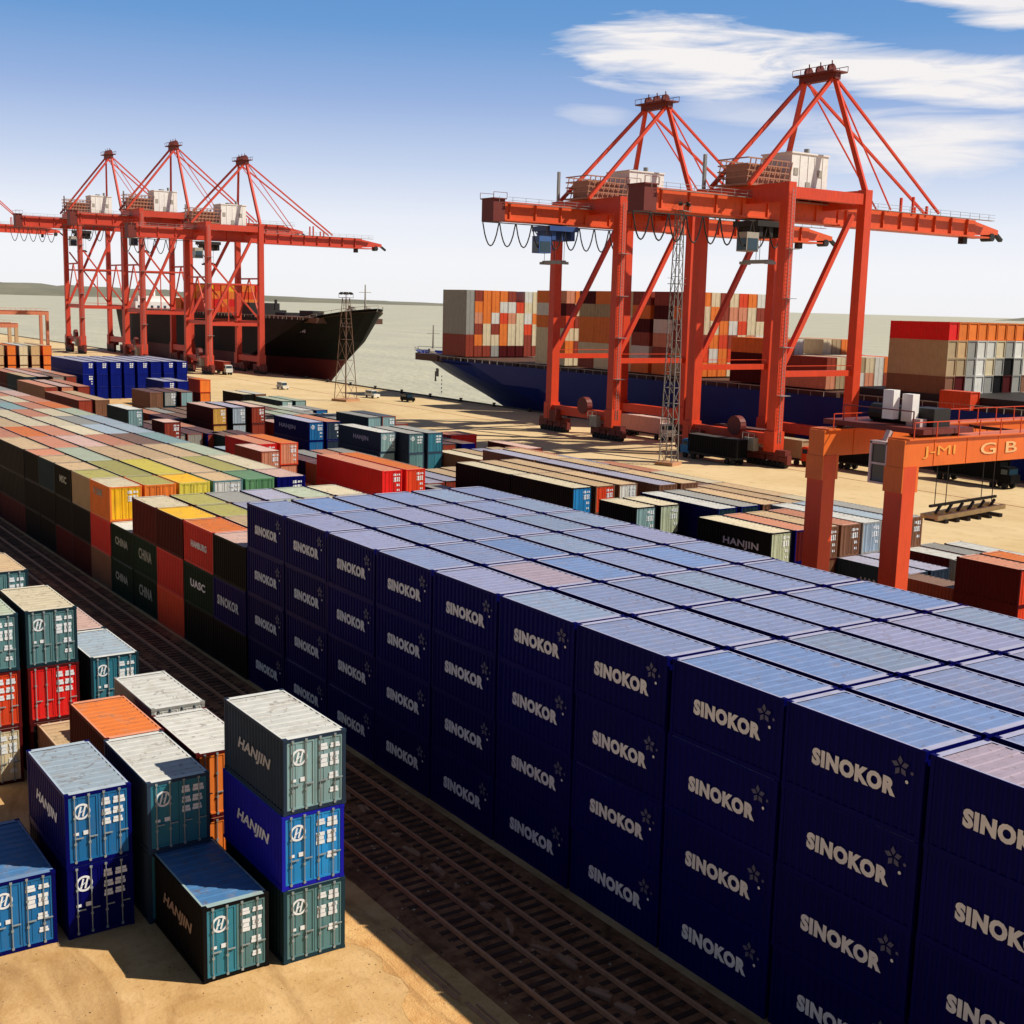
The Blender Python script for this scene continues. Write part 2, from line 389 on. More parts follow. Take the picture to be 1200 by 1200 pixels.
for i in range(13):
    x = 22+i*2.0+random.uniform(-0.5, 0.5); y = -3.85+random.uniform(-0.35, 0.25)
    l = random.uniform(0.4, 1.3); w_ = random.uniform(0.14, 0.28); h_ = random.uniform(0.08, 0.2)
    mb = MB(); mb.bar((-l/2, 0, h_/2), (l/2, random.uniform(-.1, .1), h_/2), w_, h_, w2=w_*0.8); mb.bar((-l*0.3, w_*0.8, h_*0.35), (l*0.25, w_*1.1, h_*0.3), w_*0.7, h_*0.6)
    o = mb.build('concrete_rubble', CONC, None, (x, y, 0.035)); o.rotation_euler = (0, 0, random.uniform(-.5, .5))
    o['label'] = 'broken concrete piece lying between the tracks, %s from left' % (['first', 'second', 'third', 'fourth', 'fifth', 'sixth', 'seventh', 'eighth', 'ninth', 'tenth', 'eleventh', 'twelfth', 'thirteenth', 'fourteenth', 'fifteenth', 'sixteenth'][i])
    o['category'] = 'rubble'; o['group'] = 'rubble between the tracks'
mb = MB(); random.seed(90)
for i in range(1500):
    x = random.uniform(22, 62); y = random.uniform(-24, -7.9) if random.random() < 0.6 else random.uniform(-7.7, -0.6)
    r_ = random.uniform(0.012, 0.045) if y < -7.8 else random.uniform(0.03, 0.09); z = 0.0 if y < -7.8 else 0.03
    k = len(mb.v); a = random.uniform(0, 6.28)
    for q in range(4): mb.v.append((x+r_*math.cos(a+q*1.57)*random.uniform(.7, 1.3), y+r_*math.sin(a+q*1.57)*random.uniform(.7, 1.3), z))
    mb.v.append((x, y, z+r_*random.uniform(0.5, 1.0)))
    mi = random.choice((0, 0, 1, 2))
    for q in range(4): mb.face((k+q, k+(q+1) % 4, k+4), mi)
o = mb.build('gravel', [paint('stone_brown', (0.30, 0.16, 0.08), 0.9, 0.3, streak=False), paint('stone_pale', (0.62, 0.48, 0.34), 0.9, 0.3, streak=False), paint('stone_dark', (0.10, 0.06, 0.04), 0.9, 0.3, streak=False)])
o['kind'] = 'stuff'; o['label'] = 'loose stones scattered on the sand and between the rails'; o['category'] = 'gravel'
# drain strip on the sandy ground
for j, (x0, x1, y) in enumerate([(35.6, 37.2, -8.35), (38.2, 41.6, -8.9), (42.0, 46.5, -8.75)]):
    o = MB().box(x0, y, 0.0, x1, y+0.16, 0.06).box(x0+0.3, y+0.3, 0.0, x1-0.2, y+0.38, 0.05).build('drain_cover', CONC)
    tag(o, ['short pale drain strip on sand beside the teal stack', 'pale drain strip on the sand, middle one', 'long pale drain strip on sand at picture bottom'][j], 'drain', 'drain strips')

# ------------------------------------------------------------------ containers
HP = 3.0862; HC = 3.07; LP = 6.1; WP = 3.16
CACHE = {}
def corr_side(mb, L, y, H, sgn, mi=0, per=0.36, dep=0.045):
    """corrugated wall in the x-z plane at y, facing sgn"""
    x = -L/2+0.14; e = L/2-0.14; z0 = 0.16; z1 = H-0.12; n = int(round((e-x)/per)); per = (e-x)/n
    xs = []
    for i in range(n):
        a = x+i*per
        xs += [(a, 0), (a+per*0.3, 0), (a+per*0.5, 1), (a+per*0.8, 1)]
    xs.append((e, 0))
    k = len(mb.v)
    for px, d in xs:
        yy = y-sgn*(0.02+dep*d)
        mb.v += [(px, yy, z0), (px, yy, z1)]
    for i in range(len(xs)-1):
        a = k+2*i
        mb.face((a, a+2, a+3, a+1) if sgn < 0 else (a, a+1, a+3, a+2), mi)
def frame_geo(mb, L, Wd, H, mi=0):
    hx, hy = L/2, Wd/2
    for sx in (-1, 1):
        for sy in (-1, 1):
            x0, x1 = sorted((sx*hx, sx*(hx-0.15))); y0, y1 = sorted((sy*hy, sy*(hy-0.15)))
            mb.box(x0, y0, 0.0, x1, y1, H+0.005, mi)
            x0, x1 = sorted((sx*(hx+0.012), sx*(hx-0.19))); y0, y1 = sorted((sy*(hy+0.012), sy*(hy-0.18)))
            mb.box(x0, y0, 0.0, x1, y1, 0.13, mi); mb.box(x0, y0, H-0.13, x1, y1, H+0.014, mi)
    for sy in (-1, 1):
        y0, y1 = sorted((sy*hy, sy*(hy-0.1)))
        mb.box(-hx+0.15, y0, -0.012, hx-0.15, y1, 0.17, mi); mb.box(-hx+0.15, y0, H-0.12, hx-0.15, y1, H-0.003, mi)
    for sx in (-1, 1):
        x0, x1 = sorted((sx*hx, sx*(hx-0.12)))
        mb.box(x0, -hy+0.15, 0.02, x1, hy-0.15, 0.17, mi); mb.box(x0, -hy+0.15, H-0.14, x1, hy-0.15, H-0.003, mi)
def body_mesh(L, Wd, detailed=True, full=False):
    key = ('body', L, Wd, detailed)
    if key in CACHE: return CACHE[key]
    mb = MB(); H = HC
    frame_geo(mb, L, Wd, H)
    corr_side(mb, L, -Wd/2, H, -1, per=0.36 if detailed else 0.6); corr_side(mb, L, Wd/2, H, 1, per=0.6)
    hx, hy = L/2, Wd/2
    mb.quad((-hx+0.06, hy-0.15, 0.17), (-hx+0.06, -hy+0.15, 0.17), (-hx+0.06, -hy+0.15, H-0.14), (-hx+0.06, hy-0.15, H-0.14))
    mb.quad((-hx, -hy, 0.05), (-hx, hy, 0.05), (hx, hy, 0.05), (hx, -hy, 0.05))
    mb.quad((hx-0.16, -hy+0.1, 0.1), (hx-0.16, hy-0.1, 0.1), (hx-0.16, hy-0.1, H-0.1), (hx-0.16, -hy+0.1, H-0.1))
    CACHE[key] = mb.mesh('body'); return CACHE[key]
def frame_mesh(L, Wd):
    key = ('frame', L, Wd)
    if key in CACHE: return CACHE[key]
    mb = MB(); frame_geo(mb, L, Wd, HC)
    hx, hy = L/2, Wd/2
    mb.quad((-hx, -hy+.1, 0.05), (-hx, hy-.1, 0.05), (hx, hy-.1, 0.05), (hx, -hy+.1, 0.05))
    CACHE[key] = mb.mesh('frame'); return CACHE[key]
def side_mesh(L, Wd, sgn):
    key = ('side', L, Wd, sgn)
    if key in CACHE: return CACHE[key]
    mb = MB(); corr_side(mb, L, sgn*Wd/2, HC, sgn, per=0.30); CACHE[key] = mb.mesh('side_panel'); return CACHE[key]
def endwall_mesh(L, Wd):
    key = ('end', L, Wd)
    if key in CACHE: return CACHE[key]
    mb = MB(); hx, hy = L/2, Wd/2; n = 8; w = (Wd-0.3)/n
    for i in range(n):
        y = -hy+0.15+i*w
        mb.box(-hx+(0.04 if i % 2 else 0.07), y, 0.17, -hx+0.11, y+w, HC-0.14)
    CACHE[key] = mb.mesh('end_wall'); return CACHE[key]
def roof_mesh(L, Wd, ribs=True):
    key = ('roof', L, Wd, ribs)
    if key in CACHE: return CACHE[key]
    mb = MB(); hx, hy = L/2, Wd/2; z = HC
    rim = 0.11
    mb.box(-hx+0.02, -hy+0.03, z-0.003, hx-0.02, -hy+rim, z+0.002, 1); mb.box(-hx+0.02, hy-rim, z-0.003, hx-0.02, hy-0.03, z+0.002, 1)
    mb.box(-hx+0.02, -hy+rim, z-0.003, -hx+0.3, hy-rim, z+0.002, 1); mb.box(hx-0.3, -hy+rim, z-0.003, hx-0.02, hy-rim, z+0.002, 1)
    if ribs:
        n = int(L/0.55); w = (L-0.6)/n; k = len(mb.v); pts = []
        for i in range(n):
            a = -hx+0.3+i*w
            pts += [(a, z-0.028), (a+w*0.4, z-0.028), (a+w*0.5, z-0.003), (a+w*0.9, z-0.003)]
        pts.append((hx-0.3, z-0.028))
        for px, pz in pts: mb.v += [(px, -hy+rim, pz), (px, hy-rim, pz)]
        for i in range(len(pts)-1): mb.face((k+2*i, k+2*i+2, k+2*i+3, k+2*i+1))
    else: mb.quad((-hx+0.3, -hy+rim, z-0.02), (hx-0.3, -hy+rim, z-0.02), (hx-0.3, hy-rim, z-0.02), (-hx+0.3, hy-rim, z-0.02))
    CACHE[key] = mb.mesh('roof', 2); return CACHE[key]
def door_leaf_mesh(Wd, which, rods):
    key = ('leaf', Wd, which, rods)
    if key in CACHE: return CACHE[key]
    mb = MB(); hw = Wd/2-0.15; y0, y1 = (-hw, -0.012) if which < 0 else (0.012, hw)
    z0, z1 = 0.18, HC-0.15
    mb.box(-0.07, y0, z0, -0.03, y1, z1)
    # frame of the leaf and three pressed ribs
    mb.box(-0.03, y0, z0, 0.0, y0+0.07, z1); mb.box(-0.03, y1-0.07, z0, 0.0, y1, z1); mb.box(-0.03, y0+.07, z0, 0.0, y1-.07, z0+0.08); mb.box(-0.03, y0+.07, z1-0.08, 0.0, y1-.07, z1)
    for i in range(2):
        y = y0+(y1-y0)*(0.36+0.28*i)
        mb.box(-0.03, y-0.05, z0+0.08, -0.012, y+0.05, z1-0.08)
    if rods:
        for i in range(2):
            y = y0+(y1-y0)*(0.22+0.5*i) if which > 0 else y0+(y1-y0)*(0.28+0.5*i)
            mb.tube((0.03, y, z0-0.05), (0.03, y, z1+0.05), 0.022, 6)
    CACHE[key] = mb.mesh('door'); return CACHE[key]
def rod_mesh():
    if 'rod' in CACHE: return CACHE['rod']
    mb = MB(); mb.tube((0.035, 0, 0.12), (0.035, 0, HC-0.1), 0.024, 6)
    for z in (0.14, 0.9, 2.0, HC-0.16): mb.box(0.0, -0.05, z, 0.06, 0.05, z+0.09)
    mb.box(0.03, -0.02, 1.15, 0.07, 0.32, 1.2)
    CACHE['rod'] = mb.mesh('lock_rod'); return CACHE['rod']
def plates_mesh(variant=0):
    key = ('plates', variant)
    if key in CACHE: return CACHE[key]
    mb = MB()
    P = [[(0.18, 2.42, 0.52, 2.66), (0.68, 2.46, 1.05, 2.62), (0.20, 1.72, 0.52, 2.22), (0.66, 1.74, 1.0, 2.24), (0.62, 1.18, 0.98, 1.42), (0.66, 0.62, 0.98, 0.80)],
         [(0.15, 2.40, 0.45, 2.68), (0.62, 2.40, 1.05, 2.66), (0.15, 1.96, 0.48, 2.20), (0.60, 1.96, 0.98, 2.22), (0.15, 1.56, 0.46, 1.80), (0.60, 1.58, 0.95, 1.80)],
         [(0.16, 2.42, 0.48, 2.64), (0.62, 2.30, 1.02, 2.66), (0.14, 1.62, 0.46, 2.10), (0.62, 1.62, 0.96, 2.12), (0.62, 0.98, 0.98, 1.22)]][variant]
    for y0, z0, y1, z1 in P:
        # each plate is a few text lines
        y0 -= 0.02; y1 += 0.03; z0 -= 0.02; z1 += 0.02; rows = max(2, int((z1-z0)/0.15))
        for r in range(rows):
            za = z0+(z1-z0)*r/rows; zb = za+(z1-z0)/rows*0.9
            ya = y0+(0.0 if r % 2 == 0 else 0.02); yb = y1-(0.03 if r % 3 == 1 else 0.0)
            mb.box(0.001, ya, za, 0.006, yb, zb)
    CACHE[key] = mb.mesh('marking'); return CACHE[key]
def emblem_mesh():
    if 'emb' in CACHE: return CACHE['emb']
    mb = MB(); n = 24; ro, ri = 0.34, 0.25
    k = 0
    for i in range(n):
        a, b_ = 2*math.pi*i/n, 2*math.pi*(i+1)/n
        mb.quad((0.004, ro*math.cos(a), ro*math.sin(a)), (0.004, ro*math.cos(b_), ro*math.sin(b_)), (0.004, ri*math.cos(b_), ri*math.sin(b_)), (0.004, ri*math.cos(a), ri*math.sin(a)))
    mb.bar((0.004, -0.14, -0.20), (0.004, -0.03, 0.21), 0.07, 0.005); mb.bar((0.004, 0.03, -0.21), (0.004, 0.14, 0.20), 0.07, 0.005); mb.bar((0.004, -0.1, -0.06), (0.004, 0.12, 0.08), 0.07, 0.005)
    CACHE['emb'] = mb.mesh('emblem'); return CACHE['emb']
def text_mesh(txt, size, bold=0.02, shear=0.0, wide=1.0):
    key = ('txt', txt, size, bold, shear, wide)
    if key in CACHE: return CACHE[key]
    cu = bpy.data.curves.new('lettering', 'FONT'); cu.body = txt; cu.size = size; cu.offset = bold; cu.extrude = 0.004; cu.shear = shear; cu.resolution_u = 3
    cu.space_character = 1.12 if txt == 'SINOKOR' else 1.0+bold*1.5
    ob = bpy.data.objects.new('lettering', cu); C.objects.link(ob)
    dg = bpy.context.evaluated_depsgraph_get(); dg.update()
    me = bpy.data.meshes.new_from_object(ob.evaluated_get(dg))
    bpy.data.objects.remove(ob); bpy.data.curves.remove(cu)
    for v in me.vertices: v.co.x *= wide
    if not me.materials: me.materials.append(None)
    me.name = 'lettering'; CACHE[key] = me; return me
def put_text(txt, parent, x, y, z, width, height, face='-y', mat=MARK, bold=0.02, shear=0.0, name='lettering'):
    me = text_mesh(txt, height*1.4, bold, shear)
    xs = [v.co.x for v in me.vertices]; ys = [v.co.y for v in me.vertices]
    o = link(name, me, parent, mats=[mat])
    sx = width/(max(xs)-min(xs)); sy = height/(max(ys)-min(ys))
    o.scale = (sx, sy, 1)
    o.rotation_euler = (R(90), 0, 0) if face == '-y' else (R(90), 0, R(90))
    if face == '-y': o.location = (x-min(xs)*sx, y, z-min(ys)*sy)
    else: o.location = (y, x-min(xs)*sx, z-min(ys)*sy)
    return o
def logo_mesh():
    if 'logo' in CACHE: return CACHE['logo']
    mb = MB()
    for a in (20, 92, 164, 236, 308):
        c, s_ = math.cos(R(a)), math.sin(R(a))
        def q(r, t): return (0.0+c*r-s_*t, 0.0, s_*r+c*t)
        k = len(mb.v)
        mb.v += [q(0.05, 0), q(0.2, 0.11), q(0.36, 0.02), q(0.2, -0.09)]
        mb.face((k, k+3, k+2, k+1))
    CACHE['logo'] = mb.mesh('logo'); return CACHE['logo']
def dot_mesh():
    if 'dot' in CACHE: return CACHE['dot']
    mb = MB(); mb.tube((0, 0.002, 0), (0, -0.003, 0), 0.06, 10); CACHE['dot'] = mb.mesh('logo_dot'); return CACHE['dot']

SPECS = []
def container(*a, **k): SPECS.append((a, k))
def build_container(x1, y0, tier, sidec, roofc, label, group, L=6.0, Wd=2.66, lod='mid', doorc=None, doorc2=None, text=None, plates=0, emblem=False, z=None, doormark=None, textmat=MARK, edge=None, flower=False):
    zb = tier*HP if z is None else z
    t = thing('shipping_container', label, 'container', (x1-L/2+random.uniform(-.03, .03), y0+Wd/2+random.uniform(-.045, .045), zb), random.uniform(-.004, .004), group)
    sm = side(sidec); dm = side(doorc or sidec); dm2 = side(doorc2 or doorc or sidec)
    hx = L/2
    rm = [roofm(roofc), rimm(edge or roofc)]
    if lod == 'near':
        link('frame', frame_mesh(L, Wd), t, mats=[sm])
        link('side_panel', side_mesh(L, Wd, -1), t, mats=[sm]); link('side_panel', side_mesh(L, Wd, 1), t, mats=[sm])
        link('end_wall', endwall_mesh(L, Wd), t, mats=[sm])
        link('roof', roof_mesh(L, Wd), t, mats=rm)
        for wh, dmm in ((-1, dm), (1, dm2)):
            d = link('door', door_leaf_mesh(Wd, wh, False), t, (hx-0.02, 0, 0), mats=[dmm])
            for yy in ((-0.95, -0.38) if wh < 0 else (0.22, 0.85)):
                link('lock_rod', rod_mesh(), d, (0.0, yy, 0), mats=[RODM if doormark != 'dark' else dmm])
            if wh > 0:
                link('marking', plates_mesh(plates), d, (0.004, 0, 0), mats=[MARK])
            elif emblem:
                link('emblem', emblem_mesh(), d, (0.004, -0.66, 2.28), mats=[MARK])
                pm = MB(); pm.box(0.001, -0.62, 1.28, 0.006, -0.36, 1.46); pm.box(0.001, -1.0, 1.30, 0.006, -0.8, 1.42); pm.build('marking', MARK, d, (0.004, 0, 0))
    else:
        link('body', body_mesh(L, Wd, lod != 'far'), t, mats=[sm])
        link('roof', roof_mesh(L, Wd, lod != 'far'), t, mats=rm)
        if lod in ('mid', 'far'):
            for wh, dmm in ((-1, dm), (1, dm2)):
                d = link('door', door_leaf_mesh(Wd, wh, lod == 'mid'), t, (hx-0.02, 0, 0), mats=[dmm])
                if wh > 0 and plates is not None: link('marking', plates_mesh(plates), d, (0.004, 0, 0), mats=[MARK])
                if wh < 0 and emblem: link('emblem', emblem_mesh(), d, (0.004, -0.66, 2.28), mats=[MARK])
    if flower:
        put_text('SINOKOR', t, -2.95+1.31, -1.40-0.004, HC-1.88+random.uniform(-.02, .02), 3.55, 0.62, bold=0.055, name='lettering')
        link('logo', logo_mesh(), t, (-2.95+4.98, -1.40-0.006, HC-0.78), mats=[MARKDIM])
        link('logo_dot', dot_mesh(), t, (-2.95+5.27, -1.40-0.006, HC-1.22), mats=[MARK])
        link('logo_dot', dot_mesh(), t, (-2.95+5.45, -1.40-0.006, HC-0.88), mats=[MARKDIM])
    if text:
        txt, fx, fz, fwid, fh = text[:5]
        put_text(txt, t, -hx+fx, -Wd/2-0.004, fz, fwid, fh, mat=textmat, bold=0.03, shear=text[5] if len(text) > 5 else 0)
    return t

ORD = ['first', 'second', 'third', 'fourth', 'fifth', 'sixth', 'seventh', 'eighth', 'ninth', 'tenth', 'eleventh', 'twelfth', 'thirteenth', 'fourteenth', 'fifteenth', 'sixteenth']
TIERN = {3: 'top', 2: 'second from top', 1: 'third from top', 0: 'bottom'}
# ---- the navy block: front row four high, the rows behind it seen from their top tier
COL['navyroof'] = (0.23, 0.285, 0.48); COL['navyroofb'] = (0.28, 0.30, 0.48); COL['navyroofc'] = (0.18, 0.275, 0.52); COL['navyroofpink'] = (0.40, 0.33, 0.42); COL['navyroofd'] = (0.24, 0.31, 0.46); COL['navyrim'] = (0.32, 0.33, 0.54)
random.seed(21)
BLK = 'navy containers of the big block'
for i in range(12):
    for j in range(6):
        tiers = (0, 1, 2, 3) if j == 0 else (3,)
        if j > 0 and i > 10: continue
        for tr in tiers:
            rc = random.choice(['navyroof', 'navyroof', 'navyroof', 'navyroof', 'navyroofb', 'navyroofc', 'navyroofd'])
            if i >= 7 and random.random() < 0.2: rc = 'navyroofb'
            if (i, j) in ((4, 1), (9, 0), (8, 1)): rc = 'navyroofpink' if (i, j) != (8, 1) else 'navyroofc'
            if (i, j) in ((8, 0),): rc = 'navyroofc'
            desc = {'navyroof': 'pale blue', 'navyroofb': 'greyish lilac', 'navyroofc': 'blue', 'navyroofpink': 'pinkish', 'navyroofd': 'grey blue'}[rc]
            if tr == 3: lab = 'navy container with %s roof, %s row from front, %s column from left' % (desc, ORD[j], ORD[i])
            else: lab = 'navy lettered container, %s tier of block face, %s column from left' % (TIERN[tr], ORD[i])
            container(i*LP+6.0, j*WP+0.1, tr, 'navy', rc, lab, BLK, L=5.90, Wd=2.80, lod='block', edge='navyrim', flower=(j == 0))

# ---- foreground containers, with doors towards the camera
FG = 'containers on the sand in the foreground'
HJ = ('HANJIN', 1.5, 1.3, 3.3, 0.62, 0.25)
MTAN = paint('marking_tan', (0.36, 0.25, 0.18), 0.6, 0.3)
MGREY = paint('marking_bluegrey', (0.42, 0.44, 0.46), 0.6, 0.3)
N = dict(lod='near', group=FG)
container(35.9, -13.35, 0, 'darkteal', 'teal', 'grey green container at the bottom of the three high stack by the tracks', doorc='teal', emblem=True, plates=2, **N)
container(35.9, -13.35, 1, 'royal', 'blue', 'bright blue container in the middle of the three high stack by the tracks', doorc='brightblue', emblem=True, plates=2, text=HJ, **N)
container(35.9, -13.35, 2, 'slate', 'white', 'pale teal container with whitish roof topping the three high stack', doorc='paleteal', emblem=True, plates=0, text=HJ, textmat=MGREY, **N)
container(35.6, -16.5, 0, 'black', 'blue', 'single teal container with blue roof left of the three high stack', doorc='tealblue', doorc2='teal', emblem=True, plates=0, text=HJ, textmat=MTAN, edge='paleteal', **N)
container(30.0, -16.7, 0, 'slate', 'blue', 'dark teal container under the white roofed one behind the single teal container', doorc='tealblue', emblem=True, plates=1, **N)
container(30.0, -16.7, 1, 'slate', 'white', 'teal container with stained white roof between blue stack and bright blue stack', doorc='tealblue', emblem=True, plates=1, **N)
container(29.6, -19.85, 0, 'navy', 'blue', 'navy container with round emblem at the bottom of the left pair', doorc='navy', emblem=True, plates=1, **N)
container(29.6, -19.85, 1, 'navy', 'paleblue', 'blue container with grey blue roof on top of the navy one', doorc='blue', emblem=True, plates=1, text=HJ, **N)
container(29.5, -23.0, 0, 'navy', 'blue', 'blue container alone at the left edge with its roof in shade', doorc='blue', emblem=True, plates=0, **N)
container(23.9, -16.6, 0, 'maroon', 'orange', 'maroon container under the bright orange roofed one', doorc='orangered', **N)
container(23.9, -16.6, 1, 'maroon', 'orange', 'container with clean bright orange roof behind the white roofed teal one', doorc='orangered', **N)
container(27.8, -13.8, 0, 'maroon', 'orange', 'orange container at ground level behind the three high stack', doorc='orange', plates=0, **N)
container(27.8, -13.8, 1, 'maroon', 'white', 'orange doored container with pale roof right behind the three high stack', doorc='orange', **N)
container(20.9, -13.5, 0, 'slate', 'white', 'grey container under the palest roof beside the tracks', doorc='grey', **N)
container(20.9, -13.5, 1, 'grey', 'white', 'container with very pale roof between orange door and tall teal stack', doorc='white', **N)
container(10.8, -13.5, 0, 'darkteal', 'teal', 'teal container at ground level right of the red and teal stack', doorc='tealblue', emblem=True, **N)
container(10.8, -13.5, 1, 'darkteal', 'paleblue', 'teal container with light grey roof right of the red and teal stack', doorc='tealblue', emblem=True, plates=0, edge='white', **N)
container(4.6, -13.5, 1, 'darkteal', 'pink', 'container with pinkish grey roof behind the light grey roofed teal one', doorc='teal', **N)
container(4.6, -13.5, 0, 'darkteal', 'teal', 'teal container under the pinkish grey roofed one', doorc='teal', **N)
container(11.1, -16.85, 0, 'maroon', 'brown', 'dark container at the foot of the right red and teal stack', doorc='black', **N)
container(11.1, -16.85, 1, 'maroon', 'red', 'red container with white markings in the middle of the right red and teal stack', doorc='red', plates=1, **N)
container(11.1, -16.85, 2, 'darkteal', 'cream', 'teal container with beige roof topping the right red and teal stack', doorc='teal', doorc2='teal', emblem=True, plates=0, **N)
container(11.2, -19.95, 0, 'maroon', 'brown', 'cream doored container at the foot of the stack on the left edge', doorc='cream', **N)
container(11.2, -19.95, 1, 'maroon', 'red', 'orange red container in the middle of the stack on the left edge', doorc='orangered', plates=1, **N)
container(11.2, -19.95, 2, 'darkteal', 'palegreen', 'teal container with pale roof topping the stack on the left edge', doorc='teal', plates=0, **N)
container(17.4, -16.6, 0, 'brown', 'tan', 'low tan roofed container between the red stack and the orange roof', doorc='khaki', **N)
for tr, a in enumerate(['dark', 'grey', 'tan']):
    container(0.5, -16.9, tr, 'darkteal' if tr else 'black', ['brown', 'grey', 'tan'][tr], ['dark container lowest in the farthest left foreground stack', 'grey container in the middle of the farthest left foreground stack', 'tan roofed teal container topping the farthest left foreground stack'][tr], doorc='teal', **N)

# ---- mixed block, left of the navy one (20 foot part)
MXG = 'containers of the mixed block left of the navy one'
def nm(c): return {'brownred': 'brown red', 'orangered': 'orange red', 'darkgreen': 'dark green', 'paleteal': 'pale teal', 'palegreen': 'pale green', 'paleblue': 'pale blue', 'tealblue': 'teal blue', 'darkteal': 'dark teal', 'lemon': 'lemon yellow', 'brightblue': 'bright blue', 'farblue': 'deep blue'}.get(c, c)
faces = {  # column: side colours from top down
    0: ('black', 'navy', 'black'), -1: ('red', 'darkgreen', 'black'), -2: ('maroon', 'red', 'orangered'), -3: ('maroon', 'darkgreen', 'darkgreen'),
    -4: (None, 'darkgreen', 'darkgreen'), -5: ('orange', 'red', 'brown'), -6: ('khaki', 'black', 'maroon'), -7: ('black', 'black', 'maroon'), -8: ('darkteal', 'black', 'black'), -9: ('black', 'black', 'black')}
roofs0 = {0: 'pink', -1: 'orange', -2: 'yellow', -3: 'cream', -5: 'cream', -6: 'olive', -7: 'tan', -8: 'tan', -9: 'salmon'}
COLN = {0: 'next to the navy block', -1: 'second column from the navy block', -2: 'third column from the navy block', -3: 'fourth column from the navy block', -4: 'fifth column, the low gap', -5: 'sixth column, left of the gap', -6: 'seventh column', -7: 'eighth column', -8: 'ninth column', -9: 'tenth column'}
TN3 = ['bottom', 'middle', 'top']
txts = {(-1, 2): ('HAMBURG', 1.5, 1.35, 3.2, 0.5), (0, 1): ('SINOKOR', 0.8, 1.2, 3.9, 0.7), (-3, 1): ('CHINA', 1.4, 1.3, 3.2, 0.9), (-3, 0): ('CHINA', 1.4, 1.3, 3.2, 0.9), (-4, 1): ('CHINA', 1.2, 1.4, 3.4, 0.7), (-4, 0): ('CHINA', 1.2, 1.4, 3.4, 0.7), (-5, 2): ('K LINE', 1.2, 1.9, 2.5, 0.6), (-1, 1): ('UASC', 1.4, 1.4, 3.0, 0.6), (-7, 2): ('MSC', 2, 1.5, 2.4, 0.7)}
for c_, cs in faces.items():
    for k_, sc2 in enumerate(cs):
        if sc2 is None: continue
        tr = 2-k_
        rf = roofs0.get(c_, 'grey') if tr == 2 else ('white' if c_ == -4 else 'brown')
        dc = 'yellow' if c_ == -5 and tr == 2 else sc2
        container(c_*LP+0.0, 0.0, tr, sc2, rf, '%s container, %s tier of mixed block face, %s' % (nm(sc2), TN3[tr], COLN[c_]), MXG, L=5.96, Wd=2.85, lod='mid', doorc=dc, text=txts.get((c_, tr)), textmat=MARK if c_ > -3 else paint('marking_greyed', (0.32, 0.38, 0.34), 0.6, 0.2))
random.seed(8)
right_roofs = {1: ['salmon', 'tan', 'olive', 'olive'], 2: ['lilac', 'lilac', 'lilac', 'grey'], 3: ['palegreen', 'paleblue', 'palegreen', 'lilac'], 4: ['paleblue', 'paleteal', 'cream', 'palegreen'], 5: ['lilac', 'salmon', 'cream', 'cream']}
for j, rl in right_roofs.items():
    for k_, rf in enumerate(rl):
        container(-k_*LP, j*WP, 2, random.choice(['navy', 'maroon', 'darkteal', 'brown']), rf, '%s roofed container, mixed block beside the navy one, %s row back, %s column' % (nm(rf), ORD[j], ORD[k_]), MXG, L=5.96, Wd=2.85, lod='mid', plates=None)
    if j in (2, 4):
        container(-4*LP, j*WP, 1, 'darkteal', 'grey', 'low grey roofed container in the mixed block gap, %s row back' % ORD[j], MXG, L=5.96, Wd=2.85, lod='mid', plates=None)
gapdoors = {1: ('orange', 'olive', None), 2: ('lemon', 'yellow', None), 3: ('white', 'tan', 0), 4: ('green', 'green', None), 5: ('navy', 'pink', 0)}
for j, (dc, rf, pl) in gapdoors.items():
    container(-5*LP, j*WP, 2, dc if dc != 'white' else 'teal', rf, '%s doored container facing the low gap of the mixed block, %s row back' % (nm(dc), ORD[j]), MXG, L=5.96, Wd=2.85, lod='mid', doorc=dc, plates=pl)
# long part further left: forty foot boxes
longr = {0: ['tan', 'salmon', 'salmon', 'tan', 'salmon', 'grey', 'salmon', 'tan'],
         1: ['olive', 'palegreen', 'salmon', 'orange', 'tan', 'grey', 'salmon', 'grey', 'tan'],
         2: ['lemon', 'tan', 'pink', 'salmon', 'cream', 'cream', 'grey', 'tan', 'salmon', 'grey'],
         3: ['tan', 'tan', 'salmon', 'cream', 'cream', 'salmon', 'paleteal', 'grey', 'pink'],
         4: ['olive', 'tan', 'brown', 'paleblue', 'grey', 'cream', 'salmon', 'cream', 'salmon', 'grey'],
         5: ['cream', 'palegreen', 'paleteal', 'paleblue', 'paleblue', 'palegreen', 'orange', 'salmon', 'pink', 'grey']}
for j, rl in longr.items():
    x = -6*LP if j else -10*LP
    for k_, rf in enumerate(rl):
        sc2 = random.choice(['maroon', 'navy', 'black', 'brown', 'darkteal'])
        for tr in ((2,) if j else (2, 1, 0)):
            container(x-0.05, j*WP, tr, random.choice(['black', 'black', 'maroon', 'darkteal']) if j == 0 else sc2, rf, ('long %s roofed container, left mixed block, %s row back, %s from gap' % (nm(rf), ORD[j], ORD[k_])) if tr == 2 else 'long dark container, %s tier of left mixed block face, %s from gap' % (TN3[tr], ORD[k_]), MXG, L=12.1, Wd=2.85, lod='far', plates=None)
        x -= 12.2

